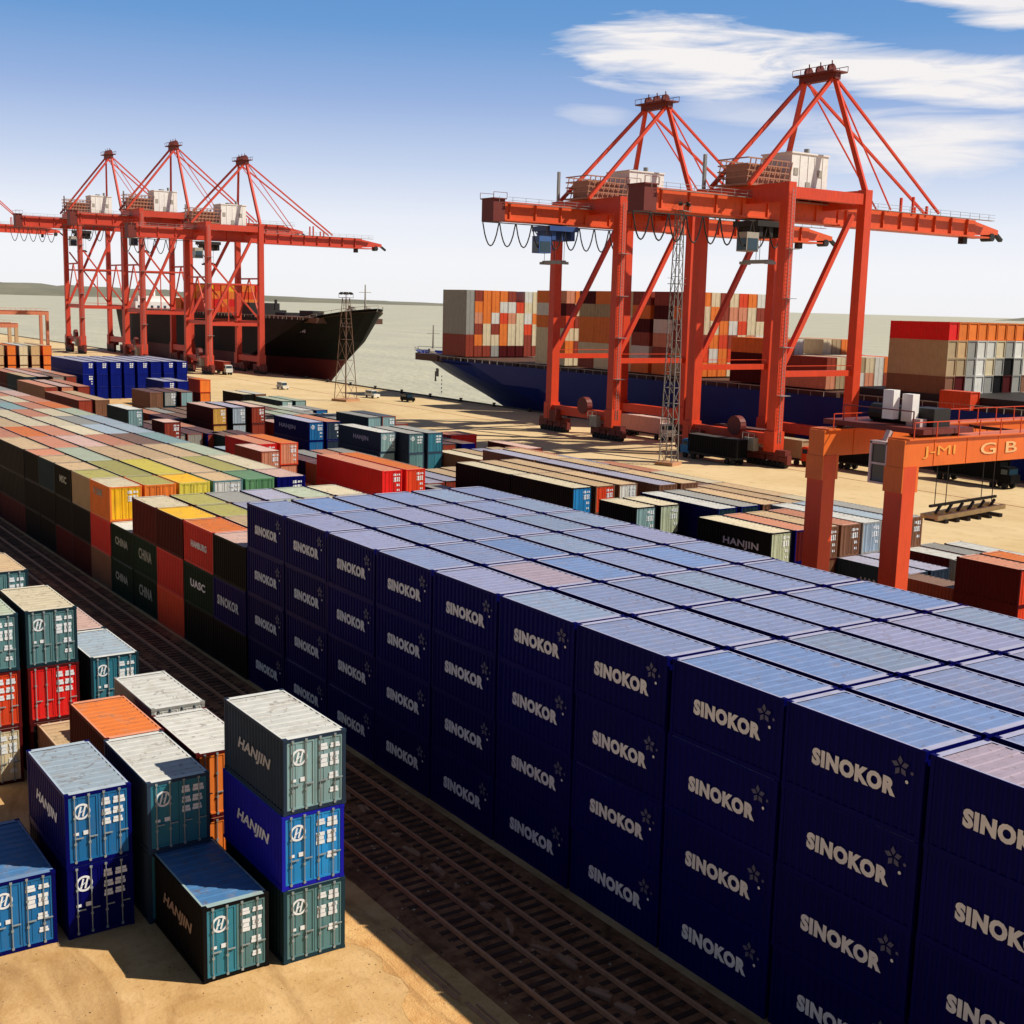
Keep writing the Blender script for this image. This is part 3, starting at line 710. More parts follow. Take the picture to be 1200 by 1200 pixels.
# ---- stacks in the middle of the yard
YG = 'containers in the middle of the yard'
def yard(x1, y0, n, cols, L=12.1, what='', side_='maroon', count=1, text=None, step=3.2, plates=0, emblem=False, lower=True, textmat=MARK, bays=1, lod='mid'):
    """cols: list of (side, door, roof) along +y; n tiers; top one takes the colours"""
    for b_ in range(bays):
        for k_, (s1, d1, r1) in enumerate(cols):
            top = n-1
            extra = '' if len(cols) == 1 else ', %s row' % ORD[k_]
            if bays > 1: extra += ', %s bay' % ORD[b_]
            container(x1-b_*(L+0.15), y0+k_*step, top, s1, r1, (what+', %s door, %s roof' % (nm(d1), nm(r1))+extra), YG, L=L, lod=lod, doorc=d1, plates=plates, emblem=emblem and k_ == 0, text=text if k_ == 0 and b_ == 0 else None, textmat=textmat)
            if lower and (k_ == 0 or b_ == 0):
                for tr in range(top):
                    container(x1-b_*(L+0.15), y0+k_*step, tr, s1 if s1 in ('navy', 'black', 'farblue', 'red', 'slate') else 'maroon', 'grey', what+', box beneath %s roof' % nm(r1)+extra, YG, L=L, lod='far', doorc=d1, plates=0 if s1 == 'farblue' else None)
GM = paint('marking_greyblue', (0.45, 0.47, 0.60), 0.6, 0.2)
yard(-50.5, 37.9, 2, [('red', 'red', 'salmon'), ('red', 'orangered', 'orange')], L=17.8, what='bright red container behind navy block', bays=1)
yard(-63.4, 31.0, 1, [('brownred', 'salmon', 'grey')], L=12.1, what='low brown red container with dirty door')
yard(-73.5, 32.5, 2, [('brownred', 'salmon', 'pink')], L=9.0, what='brown red container before the long red ones')
yard(-81.5, 35.5, 2, [('red', 'red', 'salmon'), ('orangered', 'salmon', 'orange')], L=12.1, what='red container left of the brown red one')
yard(-89.0, 58.5, 2, [('slate', 'paleteal', 'white')], L=14.2, what='dark teal long container', text=('HANJIN', 5.2, 1.2, 5.0, 0.9), emblem=True, textmat=GM)
yard(-86.0, 61.8, 2, [('slate', 'teal', 'grey'), ('slate', 'tealblue', 'grey')], L=12.1, what='teal container right of the dark teal long one', emblem=True, plates=1, step=3.3)
yard(-107.2, 55.2, 2, [('navy', 'blue', 'lilac'), ('navy', 'slate', 'salmon')], L=14.0, what='blue container beside the lettered teal one', text=('HANJIN', 2.2, 1.2, 6.5, 0.9), emblem=True, textmat=GM)
yard(-114.6, 33.8, 2, [('maroon', 'brownred', 'pink')], L=6.0, what='short brown red container on the left')
yard(-100.0, 38.5, 1, [('navy', 'blue', 'paleblue')], L=6.0, what='low blue container with faded roof')
yard(-137.0, 50.4, 2, [('maroon', 'gold', 'pink'), ('black', 'paleblue', 'lilac'), ('maroon', 'brownred', 'pink')], L=13.5, what='long container left of the blue one', step=3.7, plates=0)
yard(-107.0, 82.2, 1, [('red', 'red', 'salmon'), ('red', 'red', 'salmon')], L=6.0, what='low bright red container at the apron edge', step=2.7, plates=None)
yard(-85, 83.5, 1, [('maroon', 'brownred', 'pink')], L=12.1, what='low maroon container right of the bright red pair', plates=None)
yard(-29.8, 50.4, 2, [('black', 'brightblue', 'cream'), ('brown', 'orangered', 'tan'), ('brown', 'white', 'tan')], L=12.1, what='container in the tan rows', step=3.3, bays=2)
yard(-27.6, 61.0, 2, [('brown', 'brown', 'lilac'), ('brown', 'brown', 'tan')], L=12.1, what='container, back of the tan rows', step=3.3, bays=3, lower=False, plates=None)
yard(-16.2, 48.0, 2, [('black', 'paleteal', 'cream'), ('black', 'palegreen', 'cream')], L=6.0, what='short container before the navy long one', step=3.2, plates=2)
yard(-12.0, 55.2, 2, [('navy', 'darkteal', 'white'), ('navy', 'darkteal', 'grey'), ('brown', 'brown', 'tan')], L=12.1, what='container behind the cream doored pair', step=3.2, plates=None, lower=True)
yard(0.4, 50.0, 2, [('black', 'palegreen', 'cream'), ('navy', 'maroon', 'salmon'), ('brown', 'brown', 'tan'), ('brown', 'brown', 'salmon')], L=9.7, what='container left of the gantry leg', text=('HANJIN', 3.6, 1.0, 4.6, 0.85), step=3.1, plates=0, textmat=GM)
yard(0.4, 62.4, 2, [('grey', 'paleblue', 'white'), ('grey', 'white', 'paleblue'), ('brown', 'brown', 'grey')], L=12.1, what='container between the gantry legs', step=3.1, plates=2)
yard(-13.0, 66.5, 1, [('brown', 'brown', 'tan'), ('brown', 'brown', 'salmon'), ('grey', 'grey', 'grey')], L=12.1, what='low container, back of yard', step=3.1, plates=None, bays=2)
yard(8.6, 59.1, 1, [('slate', 'slate', 'lilac'), ('slate', 'slate', 'lilac')], L=9.0, what='low navy container between gantry legs', step=3.1, plates=None, text=('HANJIN', 3.6, 1.0, 3.6, 0.8), textmat=GM)
yard(18.0, 68.5, 1, [('grey', 'white', 'white'), ('grey', 'white', 'grey')], L=12.1, what='low white roofed container right of the gantry leg', step=3.1, plates=None)
yard(21.3, 56.3, 2, [('maroon', 'orangered', 'salmon'), ('maroon', 'orangered', 'orange')], L=6.0, what='dark red container at the right edge', step=3.1, plates=None)
yard(14.6, 57.6, 1, [('brownred', 'brownred', 'brown')], L=6.0, what='low dark red container beside the right edge one', plates=None)
random.seed(31)
FR_ = ['tan', 'salmon', 'brown', 'grey', 'cream', 'lilac', 'pink', 'tan', 'orange']
def fill(x1, y0, n, rows, bays, what, L=12.1, step=3.2, pal=None):
    for b_ in range(bays):
        for k_ in range(rows):
            rf = random.choice(pal or FR_); sc2 = random.choice(['maroon', 'brown', 'navy', 'black', 'darkteal', 'brownred'])
            container(x1-b_*(L+0.15)-(k_ % 2)*0.8, y0+k_*step, n-1, sc2, rf, '%s roofed container, %s, %s row, %s bay from right' % (nm(rf), what, ORD[k_], ORD[b_]), YG, L=L, lod='far', doorc=random.choice([sc2, 'paleteal', 'grey', 'brownred', 'blue']), plates=random.choice([None, 0]))
            if n > 1 and (k_ == 0 or b_ == 0):
                container(x1-b_*(L+0.15)-(k_ % 2)*0.8, y0+k_*step, n-2, sc2, 'grey', 'dark container under the %s roofed one, %s, %s row, %s bay' % (nm(rf), what, ORD[k_], ORD[b_]), YG, L=L, lod='far', plates=None)
TAN = ['tan', 'tan', 'brown', 'lilac', 'cream', 'salmon', 'grey']
fill(-17.5, 67.2, 1, 6, 4, 'low rows at the apron side', pal=TAN)
fill(-150.0, 47.0, 1, 4, 2, 'left of gold door row', pal=['brown', 'maroon', 'grey', 'salmon'])
fill(-176.0, 52.0, 2, 3, 1, 'before far blue boxes', pal=['brown', 'maroon', 'paleblue'])
fill(-112.0, 68.5, 2, 2, 1, 'behind blue lettered box', pal=['grey', 'slate'])
fill(-128.0, 76.5, 1, 3, 2, 'apron side left', pal=['grey', 'brown', 'cream'])
fill(-64.0, 68.0, 1, 5, 2, 'behind tan rows left', pal=TAN)
fill(-72.0, 43.8, 1, 4, 2, 'low rows left of long red', pal=['maroon', 'brown', 'grey', 'salmon'])
fill(-45.0, 47.0, 1, 1, 1, 'low box by tan rows', pal=['grey'])
fill(-58.0, 48.5, 1, 5, 1, 'low rows behind long red', pal=['brown', 'tan', 'lilac', 'maroon'])
fill(-22.0, 24.0, 1, 3, 2, 'before the tan rows', pal=['brown', 'maroon', 'grey'])
fill(-2.0, 25.0, 1, 7, 2, 'low rows behind navy block', pal=['brown', 'maroon', 'grey'])
fill(12.5, 68.6, 1, 3, 1, 'low rows behind gantry legs', pal=['white', 'grey', 'paleblue'])
fill(34.0, 62.8, 1, 3, 1, 'low rows at the right edge', pal=['orange', 'white', 'lilac'])
fill(-120.0, 62.5, 1, 4, 2, 'beside blue lettered box', pal=['grey', 'brown', 'pink', 'slate'])
fill(-150.0, 63.0, 1, 5, 3, 'before the dark bow', pal=['grey', 'brown', 'cream', 'palegreen', 'slate'])
fill(-95.0, 70.5, 1, 3, 2, 'left of red pair', pal=['grey', 'brown', 'maroon', 'slate'])
fill(-124.0, 38.0, 1, 3, 2, 'left of red boxes', pal=['brown', 'maroon', 'salmon'])
fill(-96.0, 24.5, 1, 4, 3, 'right behind the mixed block', pal=['brown', 'maroon', 'tan', 'paleteal'])
fill(-103.0, 45.5, 1, 2, 2, 'between red and blue boxes', pal=['brown', 'maroon', 'navy'])
fill(-230.0, 40.0, 2, 4, 2, 'far left weathered rows', L=18, pal=['salmon', 'pink', 'tan', 'brown'])
fill(-262.0, 90.0, 1, 2, 2, 'farthest low rows', pal=['brown', 'tan', 'white'])
# navy far block
yard(-237.1, 55.5, 3, [('farblue', 'farblue', 'lilac')]*8, L=30.0, what='far deep blue container', step=3.4, plates=1, lod='far')
yard(-208.0, 65.8, 2, [('farblue', 'farblue', 'lilac'), ('navy', 'farblue', 'lilac')], L=13.0, what='deep blue container before the far blue row', step=3.3, plates=1, lod='far')
yard(-335.0, 56.0, 3, [('khaki', 'tan', 'cream'), ('brownred', 'orange', 'orange'), ('grey', 'cream', 'white'), ('khaki', 'tan', 'cream'), ('orangered', 'orange', 'tan')], L=24.0, what='far pale stack at the left edge', step=3.6, plates=None, lod='far')
yard(-138.4, 35.5, 2, [('darkteal', 'paleteal', 'white')], L=12.1, what='pale teal doored container before the far blue row', plates=0)
yard(-183.6, 84.5, 1, [('darkteal', 'paleteal', 'palegreen'), ('darkteal', 'paleteal', 'palegreen')], L=15.0, what='far low pale green box', step=3.3, plates=0, lod='far')
yard(-204.8, 84.0, 1, [('black', 'black', 'cream'), ('brown', 'brown', 'white')], L=13.0, what='far low dark container', step=3.2, plates=None, lod='far')
yard(-212.0, 76.0, 2, [('orangered', 'orange', 'orange')], L=8.0, what='far orange container right of the blue row', plates=None, lod='far')
yard(-160.0, 78.5, 1, [('slate', 'white', 'white'), ('navy', 'blue', 'grey')], L=12.1, what='far low white topped container', plates=0, lod='far')
yard(-196.0, 36.0, 2, [('brown', 'brownred', 'salmon'), ('maroon', 'salmon', 'pink'), ('maroon', 'brownred', 'salmon')], L=24.0, what='far left container with weathered roof', step=3.4, plates=None, lod='far')
yard(-160.0, 33.0, 2, [('maroon', 'brownred', 'salmon'), ('brown', 'brown', 'tan')], L=24.0, what='left container with rusty roof behind the mixed block', step=3.2, plates=None, lod='far')

# ------------------------------------------------------------------ quay cranes
def sts_crane(label, loc, mat=CRANE, boommat=BOOMM, S=10.15, fine=True):
    """local origin: middle of the portal on the quay; x along the rails, y to the water; rails at y -10 and +10"""
    t = thing('quay_crane', label, 'crane', loc, 0, 'ship to shore cranes')
    LEG = 1.9; HT = 46.8
    for sx in (-1, 1):
        for sy in (-1, 1):
            mb = MB(); x = sx*S; y = -10 if sy < 0 else 8.7
            mb.bar((x, y, 2.6), (x, y, HT), LEG, LEG, w2=LEG*0.9, h2=LEG*0.9)
            mb.bar((x, y, 2.6), (x, y, 6.0), LEG*1.25, LEG*1.25)
            l = mb.build('leg', mat, t)
            # ladder with platforms
            lb = MB()
            if sx > 0 and sy < 0:
                for dy in (-0.3, 0.3): lb.bar((x+LEG/2+0.3, y+dy, 4), (x+LEG/2+0.3, y+dy, HT-1), 0.07)
                z = 4.5
                while z < HT-1: lb.bar((x+LEG/2+0.3, y-0.3, z), (x+LEG/2+0.3, y+0.3, z), 0.05); z += 0.6
                for z in (12, 20, 28, 36): lb.box(x+LEG/2, y-1.0, z, x+LEG/2+1.3, y+1.0, z+0.1)
                lb.build('ladder', STEEL, l)
        # bogies: two rail-side sets under each pair end
    for sy in (-1, 1):
        y = -10 if sy < 0 else 8.7
        mb = MB(); mb.bar((-S, y, 4.6), (S, y, 4.6), 1.5, 1.8); mb.build('sill_beam', mat, t)
        mb = MB(); mb.bar((-S-0.2, y, HT-1.6), (S+0.2, y, HT-1.6), 1.7, 3.0); mb.build('portal_beam', mat, t)
        for sx in (-1, 1):
            bg_ = MB(); xc = sx*S*0.88
            bg_.bar((xc-4.6, y, 2.5), (xc+4.6, y, 2.5), 1.3, 1.0)
            for q in (-1, 1):
                bg_.bar((xc+q*2.5-2.2, y, 1.5), (xc+q*2.5+2.2, y, 1.5), 1.1, 0.8); bg_.box(xc+q*4.7-0.3, y-0.5, 0.7, xc+q*4.7+0.3, y+0.5, 2.2)
                bg_.box(xc+q*2.4-0.5, y-0.7, 1.3, xc+q*2.4+0.5, y+0.7, 2.6)
            bo = bg_.build('bogie', DARKRED, t)
            for q in range(8):
                wx = xc-4.0+q*1.14
                wb = MB(); wb.tube((wx, y-0.5, 0.55), (wx, y+0.5, 0.55), 0.53, 12); wb.tube((wx, y-0.62, 0.55), (wx, y+0.62, 0.55), 0.22, 8); wb.build('wheel', BLACKM, bo)
    for sx in (-1, 1):
        x = sx*S
        mb = MB(); mb.bar((x, -10, HT-1.6), (x, 8.7, HT-1.6), 1.2, 1.8); mb.build('side_beam', mat, t)
        mb = MB(); mb.bar((x, -10, 15.6), (x, 8.7, 15.6), 0.7, 1.0)
        for s_ in (-0.6, 0.6): mb.bar((x+s_, -10, 16.9), (x+s_, 8.7, 16.9), 0.06)
        mb.build('tie_beam', mat, t)
        mb = MB(); mb.bar((x, -10, 15.4), (x, 5.6, 42.4), 0.85, 0.85)
        mb.build('diagonal_brace', mat, t)
        if not fine:
            mb = MB(); mb.bar((x, 8.7, 16.5), (x, -8.5, 34), 0.5, 0.5); mb.bar((x, -10, 28), (x, 8.7, 28), 0.5, 0.5); mb.bar((x, -3, 16), (x, -3, 28), 0.3); mb.build('cross_brace', mat, t)
    if not fine:
        for y in (-10, 8.7):
            mb = MB(); mb.bar((-S, y, 16), (S, y, 16), 0.7, 1.1); mb.bar((-S, y, 16.4), (0, y, 30), 0.4); mb.bar((S, y, 16.4), (0, y, 30), 0.4); mb.bar((-S, y, 30), (S, y, 30), 0.5); mb.build('portal_bracing', mat, t)
    for q_, (hx_, hy_) in enumerate(((-S+3, -11.2), (S-4, -11.0), (-S+5, 9.6))):
        mb = MB(); mb.box(hx_-1.2, hy_-0.8, 2.4, hx_+1.2, hy_+0.8, 4.6); mb.bar((hx_-1.4, hy_-1, 5.4), (hx_+1.4, hy_-1, 5.4), 0.07)
        for dx in (-1.4, 0, 1.4): mb.bar((hx_+dx, hy_-1, 2.4), (hx_+dx, hy_-1, 5.4), 0.07)
        mb.build('drive_cabinet', HOUSEG if q_ == 1 else DARKRED, t)
    mb = MB(); mb.tube((S*0.3-1.6, -10.9, 6.2), (S*0.3-1.6, -9.6, 6.2), 1.7, 16); mb.build('cable_reel', DARKRED, t)
    # girder and boom
    gz0, gz1 = 41.4, 45.0
    mb = MB(); w = 1.5
    mb.box(-w, -31, gz0, w, 11.5, gz1)
    mb.box(-w-0.35, -31, gz0+0.05, w+0.35, 11.5, gz0+0.35)
    for y in range(-30, 11, 6): mb.box(-w-0.3, y, gz0+0.35, w+0.3, y+0.25, gz1-0.1)
    gd = mb.build('girder', boommat, t)
    mb = MB()
    mb.bar((0, 12.1, (gz0+gz1)/2), (0, 52, (gz0+gz1)/2-0.1), 2.8, 3.4, w2=2.6, h2=3.0)
    mb.bar((0, 52, (gz0+gz1)/2-0.1), (0, 60.5, (gz0+gz1)/2-0.5), 2.4, 2.6, w2=1.2, h2=0.9)
    mb.box(-1.9, 12.2, gz0-0.1, 1.9, 56, gz0+0.2)
    for y in range(14, 54, 5): mb.box(-1.75, y, gz0+0.2, 1.75, y+0.22, gz1-0.35)
    bm = mb.build('boom', boommat, t)
    mb = MB()
    mb.tube((-1.2, 58, gz0+0.2), (1.2, 58, gz0+0.2), 0.8, 10); mb.build('tip_sheave', BLACKM, bm)
    mb = MB(); mb.bar((0, 59.5, gz0+1.6), (0, 62.4, gz0-0.2), 0.9, 0.6); mb.build('tip_buffer', BLACKM, bm)
    mb = MB(); mb.box(-0.6, 49.5, gz0-1.4, 0.6, 50.8, gz0-0.1); mb.build('stop_block', BLACKM, bm)
    # walkway with rail along girder
    mb = MB()
    mb.box(w+0.35, -31, gz1-0.4, w+1.3, 56, gz1-0.3)
    for z in (gz1+0.15, gz1+0.7): mb.bar((w+1.3, -31, z), (w+1.3, 56, z), 0.06)
    for y in range(-33, 57, 3): mb.bar((w+1.3, y, gz1-0.3), (w+1.3, y, gz1+0.7), 0.06)
    mb.build('walkway', STEEL, t)
    # head and A frame
    ax, ay, az_ = 3.3, 6.6, 66.2
    for sx in (-1, 1):
        mb = MB(); mb.bar((sx*S, 8.7, HT-0.4), (sx*ax, ay, az_), 0.85, 0.85, w2=0.7, h2=0.7); mb.build('mast', mat, t)
        mb = MB(); mb.bar((sx*4.6, -13.5, gz1+1.5), (sx*ax, ay, az_), 0.62, 0.62); mb.build('backstay', mat, t)
        mb = MB(); mb.bar((sx*1.6, 40, gz1+0.2), (sx*ax, ay, az_), 0.42, 0.42)
        mb.bar((sx*1.6, 26, gz1), (sx*ax*0.9, ay+1, az_-1.0), 0.22, 0.22); mb.build('forestay', mat, t)
        mb = MB()
        for y, h_ in ((32.5, 4.6), (36.6, 2.2)): mb.bar((sx*1.4, y, gz1-0.4), (sx*1.4, y, gz1+h_*0.6), 0.4, 0.4)
        mb.build('stay_post', mat, t)
    mb = MB(); mb.bar((-ax-0.9, ay, az_), (ax+0.9, ay, az_), 1.3, 1.2); mb.box(-ax-1.4, ay-1.8, az_+0.5, ax+1.4, ay+1.8, az_+0.75)
    for sx in (-2.6, 0.0, 2.6):
        mb.tube((sx-0.25, ay, az_+1.2), (sx+0.25, ay, az_+1.2), 0.95, 12); mb.bar((sx, ay+0.2, az_+0.9), (sx+0.4, ay-0.4, az_+2.6), 0.18)
    for q in (-1, 1):
        mb.bar((-ax-1.4, ay+q*1.8, az_+1.6), (ax+1.4, ay+q*1.8, az_+1.6), 0.1)
        for i in range(6): mb.bar((-ax-1.4+i*(2*ax+2.8)/5, ay+q*1.8, az_+0.7), (-ax-1.4+i*(2*ax+2.8)/5, ay+q*1.8, az_+1.6), 0.08)
    mb.build('head_sheaves', DARKRED, t)
        # machinery house
    h = MB(); h.box(-3.6, -2.6, gz1+0.5, 3.4, 6.4, gz1+7.6); h.box(-3.8, -2.8, gz1+7.6, 3.6, 6.6, gz1+7.85)
    for y in (-0.6, 1.4, 3.0, 5.0): h.box(3.4, y, gz1+0.8, 3.48, y+0.12, gz1+7.3)
    hh = h.build('machinery_house', HOUSE, t)
    d = MB(); d.box(3.42, 1.0, gz1+0.7, 3.5, 2.1, gz1+3.0); d.box(3.42, 3.8, gz1+4.0, 3.5, 5.0, gz1+5.2); d.box(3.42, -2.0, gz1+4.0, 3.5, -1.0, gz1+5.2); d.build('house_door', HOUSEG, hh)
    d = MB(); d.tube((0.5, 4, gz1+7.6), (0.5, 4, gz1+9.0), 0.5, 10); d.box(-1.8, 1, gz1+7.6, -0.3, 2.6, gz1+8.5); d.build('roof_vent', STEEL, hh)
    h = MB(); h.box(-5.2, -2.6, gz1+0.35, 5.0, 9.4, gz1+0.5)
    for x in (-5.2, 5.0):
        h.bar((x, -2.6, gz1+1.5), (x, 9.4, gz1+1.5), 0.06)
        for y in range(-2, 10, 2): h.bar((x, y, gz1+0.5), (x, y, gz1+1.5), 0.06)
    h.build('house_platform', DARKRED, t)
    # louvred hoist room at the land side
    h = MB(); h.box(-3.8, -13.2, gz1+1.6, 3.6, -3.0, gz1+1.9)
    for i in range(9): h.bar((-3.6+0.001, -13+i*1.22, gz1+1.9), (-3.6, -12.2+i*1.22, gz1+6.2), 0.14); h.bar((3.4, -13+i*1.22, gz1+1.9), (3.4, -12.2+i*1.22, gz1+6.0), 0.16)
    for z in (3.0, 4.0, 5.0, 6.0): h.bar((3.4, -13, gz1+z), (3.4, -3.2, gz1+z), 0.22); h.bar((-3.6, -13, gz1+z), (-3.6, -3.2, gz1+z), 0.2); h.bar((-3.6, -13, gz1+z), (3.4, -13, gz1+z), 0.2)
    h.box(-3.2, -11.5, gz1+1.9, 3.0, -4.5, gz1+5.2)
    h.build('hoist_room', LOUV, t)
    # back end
    h = MB(); h.box(-2.0, -33.8, gz0-0.2, 2.0, -31.2, gz1+0.3); h.box(-2.3, -34.0, gz1+0.3, 2.3, -31.0, gz1+0.5)
    for x in (-2.3, 2.3): h.bar((x, -34, gz1+1.5), (x, -31, gz1+1.5), 0.08); h.bar((x, -34, gz1+.5), (x, -34, gz1+1.5), .08); h.bar((x, -31, gz1+.5), (x, -31, gz1+1.5), .08)
    h.build('end_cabin', DARKRED, t)
    # festoon loops
    h = MB()
    y = -36.5
    for i in range(9 if fine else 5):
        pts = []
        for q in range(9):
            a = q/8; pts.append((2.6, y+a*3.6, gz0-0.6-4.2*math.sin(math.pi*a)**0.8))
        h.path(pts, 0.13, 5); y += 3.75
    h.bar((2.6, -36.5, gz0-0.5), (2.6, -4, gz0-0.5), 0.18)
    h.build('festoon_cable', BLACKM, t)
    # trolley and cab
    ty = -18 if loc[0] < -100 and fine else -6
    h = MB(); h.box(-3.0, ty-3.4, gz0-1.3, 3.0, ty+3.4, gz0-0.35)
    for q in (-2.4, 0, 2.2): h.box(-2.6, ty+q, gz0-3.0, 2.4, ty+q+0.9, gz0-1.3)
    for q in (-1, 1): h.bar((q*2.4, ty-3, gz0-1.3), (q*1.0, ty-1, gz0-5.0), 0.2)
    tr = h.build('trolley', BLACKM if not (loc[0] < -100 and fine) else paint('trolley_blue', (0.03, 0.09, 0.30), 0.5, 0.3), t)
    h = MB(); h.box(0.6, ty-5.8, gz0-5.6, 3.0, ty-3.0, gz0-2.4); h.build('cab', paint('cab_blue', (0.05, 0.14, 0.40), 0.5, 0.2) if loc[0] < -100 and fine else HOUSEG, tr)
    h = MB(); h.box(0.7, ty-5.84, gz0-5.4, 2.9, ty-5.8, gz0-3.4); h.box(3.0, ty-5.6, gz0-5.4, 3.04, ty-3.2, gz0-3.4); h.build('cab_window', GLASS, tr)
    # hoist ropes and spreader close below
    h = MB()
    for sx in (-1.6, 1.6):
        for sy in (-1.2, 1.2): h.tube((sx, ty+sy, gz0-1.3), (sx, ty+sy, gz0-6.8), 0.05, 5)
    h.build('hoist_rope', BLACKM, t)
    h = MB(); h.bar((-3, ty, gz0-7.1), (3, ty, gz0-7.1), 1.4, 0.6); h.bar((-3, ty-1.2, gz0-7.3), (-3, ty+1.2, gz0-7.3), 0.4, 0.5); h.bar((3, ty-1.2, gz0-7.3), (3, ty+1.2, gz0-7.3), 0.4, 0.5)
    h.build('spreader', BLACKM if not fine else paint('spreader_grey', (0.3, 0.33, 0.33), 0.5, 0.3), t)
    # mast aerial at back leg
    h = MB(); h.bar((-S, -10, HT), (-S, -10, HT+6), 0.5, 0.5); h.build('aerial_post', STEEL, t)
    return t
sts_crane('orange red quay crane with blue cab, left of the two big near cranes', (-122.9, 133, 0))
craneB = sts_crane('tallest looking orange quay crane, right one, boom reaching right over the ship', (-79.7, 133, 0))
far = sts_crane('far red quay crane whose boom reaches furthest right over the dark ship', (-339, 133, 0), CRANE2, CRANE2, fine=False)
far.scale = (1, 1, 1.08)
dup(far, (-407, 133, 0), 'far red quay crane in the middle of the left group, highest head', scale=(1, 1, 1.24))
dup(far, (-490, 133, 0), 'far red quay crane at the left of the left group', scale=(1.1, 1, 1.29))
dup(far, (-800, 133, 0), 'far red quay crane cut by the left picture edge', scale=(1.3, 1.1, 1.55))

# crane rails on the apron
for y, s_ in ((123, 'landside'), (143, 'waterside')):
    o = MB().box(-900, y-0.12, 0.02, 200, y+0.12, 0.06).build('crane_rail', RAIL)
    tag(o, '%s steel crane rail set in the quay apron' % s_, 'rail', 'crane rails')

# ------------------------------------------------------------------ ships
def ship(label, x_bow, x_wl, x_stern, yc, Bm, zdeck, zbow, mats, zsplit, name='container_ship'):
    t = thing(name, label, 'ship', ((x_bow+x_stern)/2, yc, -3.5), 0, 'ships at the quay')
    ox, oz = (x_bow+x_stern)/2, -3.5
    sgn = 1 if x_bow > x_stern else -1
    stations = [0, 0.01, 0.025, 0.05, 0.08, 0.12, 0.17, 0.23, 0.3, 0.45, 0.6, 0.75, 0.88, 0.96, 1.0]
    Ld = abs(x_stern-x_bow); levels = [-6.5, -3.5, 0.0, zsplit, zsplit+0.01, (zsplit+zdeck)/2, zdeck]
    rows = []
    for s_ in stations:
        row = []
        for z in levels:
            q = (z-levels[0])/(zdeck-levels[0])
            bw = (x_wl-x_bow)*(1-max(0, (z+3.5))/(zdeck+3.5))**0.95 if z < zdeck else 0
            x = x_bow+bw+(x_stern-x_bow-bw)*s_
            fl = 0.13+0.17*(1-q)   # fullness: waterline fills later than the deck
            hb = Bm/2*min(1.0, (s_/fl))**(0.62 if q > 0.6 else 0.85) if s_ > 0 else 0.05
            if s_ > 0.88: hb *= 1-(s_-0.88)*(2.5*(1-q)+0.8)
            zz = z
            if z == zdeck: zz = zdeck+(zbow-zdeck)*max(0, 1-s_/0.11)**0.6
            row.append((x-ox, hb, zz-oz))
        rows.append(row)
    mb = MB(); nl = len(levels)
    for sd in (-1, 1):
        k = len(mb.v)
        for row in rows:
            for (x, hb, z) in row: mb.v.append((x, sd*hb, z))
        for i in range(len(rows)-1):
            for l in range(nl-1):
                a = k+i*nl+l; f = (a, a+nl, a+nl+1, a+1)
                mb.face(f if sd*sgn > 0 else f[::-1], 0 if l >= 3 else 1)
    k = len(mb.v); n = len(rows)
    for row in rows: mb.v.append((row[-1][0], -row[-1][1], row[-1][2]-0.9)); mb.v.append((row[-1][0], row[-1][1], row[-1][2]-0.9))
    for i in range(n-1): mb.face((k+2*i, k+2*i+1, k+2*i+3, k+2*i+2), 2)
    lr = rows[-1]; k = len(mb.v)
    for (x, hb, z) in lr: mb.v += [(x, -hb, z), (x, hb, z)]
    for l in range(nl-1): mb.face((k+2*l, k+2*l+1, k+2*l+3, k+2*l+2), 0)
    mb.build('hull', mats, t, smooth=False)
    # bulwark rail + fenders along the side
    rb = MB()
    for i in range(len(rows)-1):
        a, b_ = rows[i][-1], rows[i+1][-1]
        for sd in (-1, 1):
            rb.bar((a[0], sd*a[1], a[2]+0.9), (b_[0], sd*b_[1], b_[2]+0.9), 0.12)
            m_ = max(1, int(abs(b_[0]-a[0])/3))
            for q in range(m_):
                u = q/m_; rb.bar((a[0]+(b_[0]-a[0])*u, sd*(a[1]+(b_[1]-a[1])*u), a[2]+(b_[2]-a[2])*u-0.1), (a[0]+(b_[0]-a[0])*u, sd*(a[1]+(b_[1]-a[1])*u), a[2]+(b_[2]-a[2])*u+0.9), 0.1)
    rb.build('railing', HOUSEG, t)
    # foremast, windlass and breakwater on the forecastle
    fb = MB(); xb = x_bow-ox-sgn*9; zf = zbow-oz-0.9
    fb.tube((xb, 0, zf), (xb, 0, zf+8.5), 0.35, 8, r2=0.2); fb.bar((xb, -2.2, zf+6), (xb, 2.2, zf+6), 0.2)
    for q in (-3, 3): fb.tube((xb-sgn*4, q-0.8, zf+0.9), (xb-sgn*4, q+0.8, zf+0.9), 0.8, 10); fb.box(min(xb-sgn*5, xb-sgn*3), q-1.2, zf, max(xb-sgn*5, xb-sgn*3), q+1.2, zf+0.5)
    fb.build('foremast', HOUSEG, t)
    # hatch coamings
    hb_ = MB(); x = x_bow-ox-sgn*26
    while sgn*(x+ox-x_stern) > 22:
        hb_.box(x-6.2, -Bm/2+1.6, zdeck-oz-0.9, x+6.2, Bm/2-1.6, zdeck-oz+0.9); x -= sgn*13.2
    hb_.build('hatch_cover', BROWNDECK, t)
    # anchor, pocket and draught marks near the bow on the quay side
    return t, rows, ox, oz
BROWNDECK = paint('deck_brown', (0.10, 0.045, 0.03), 0.7, 0.4, streak=False)
HULLBLUE = paint('hull_blue', (0.006, 0.022, 0.19), 0.5, 0.25, dirtcol=(0.12, 0.06, 0.05), scale=0.08, spec=0.15)
HULLBLACK = paint('hull_black', (0.006, 0.007, 0.007), 0.6, 0.1, scale=0.08, spec=0.1)
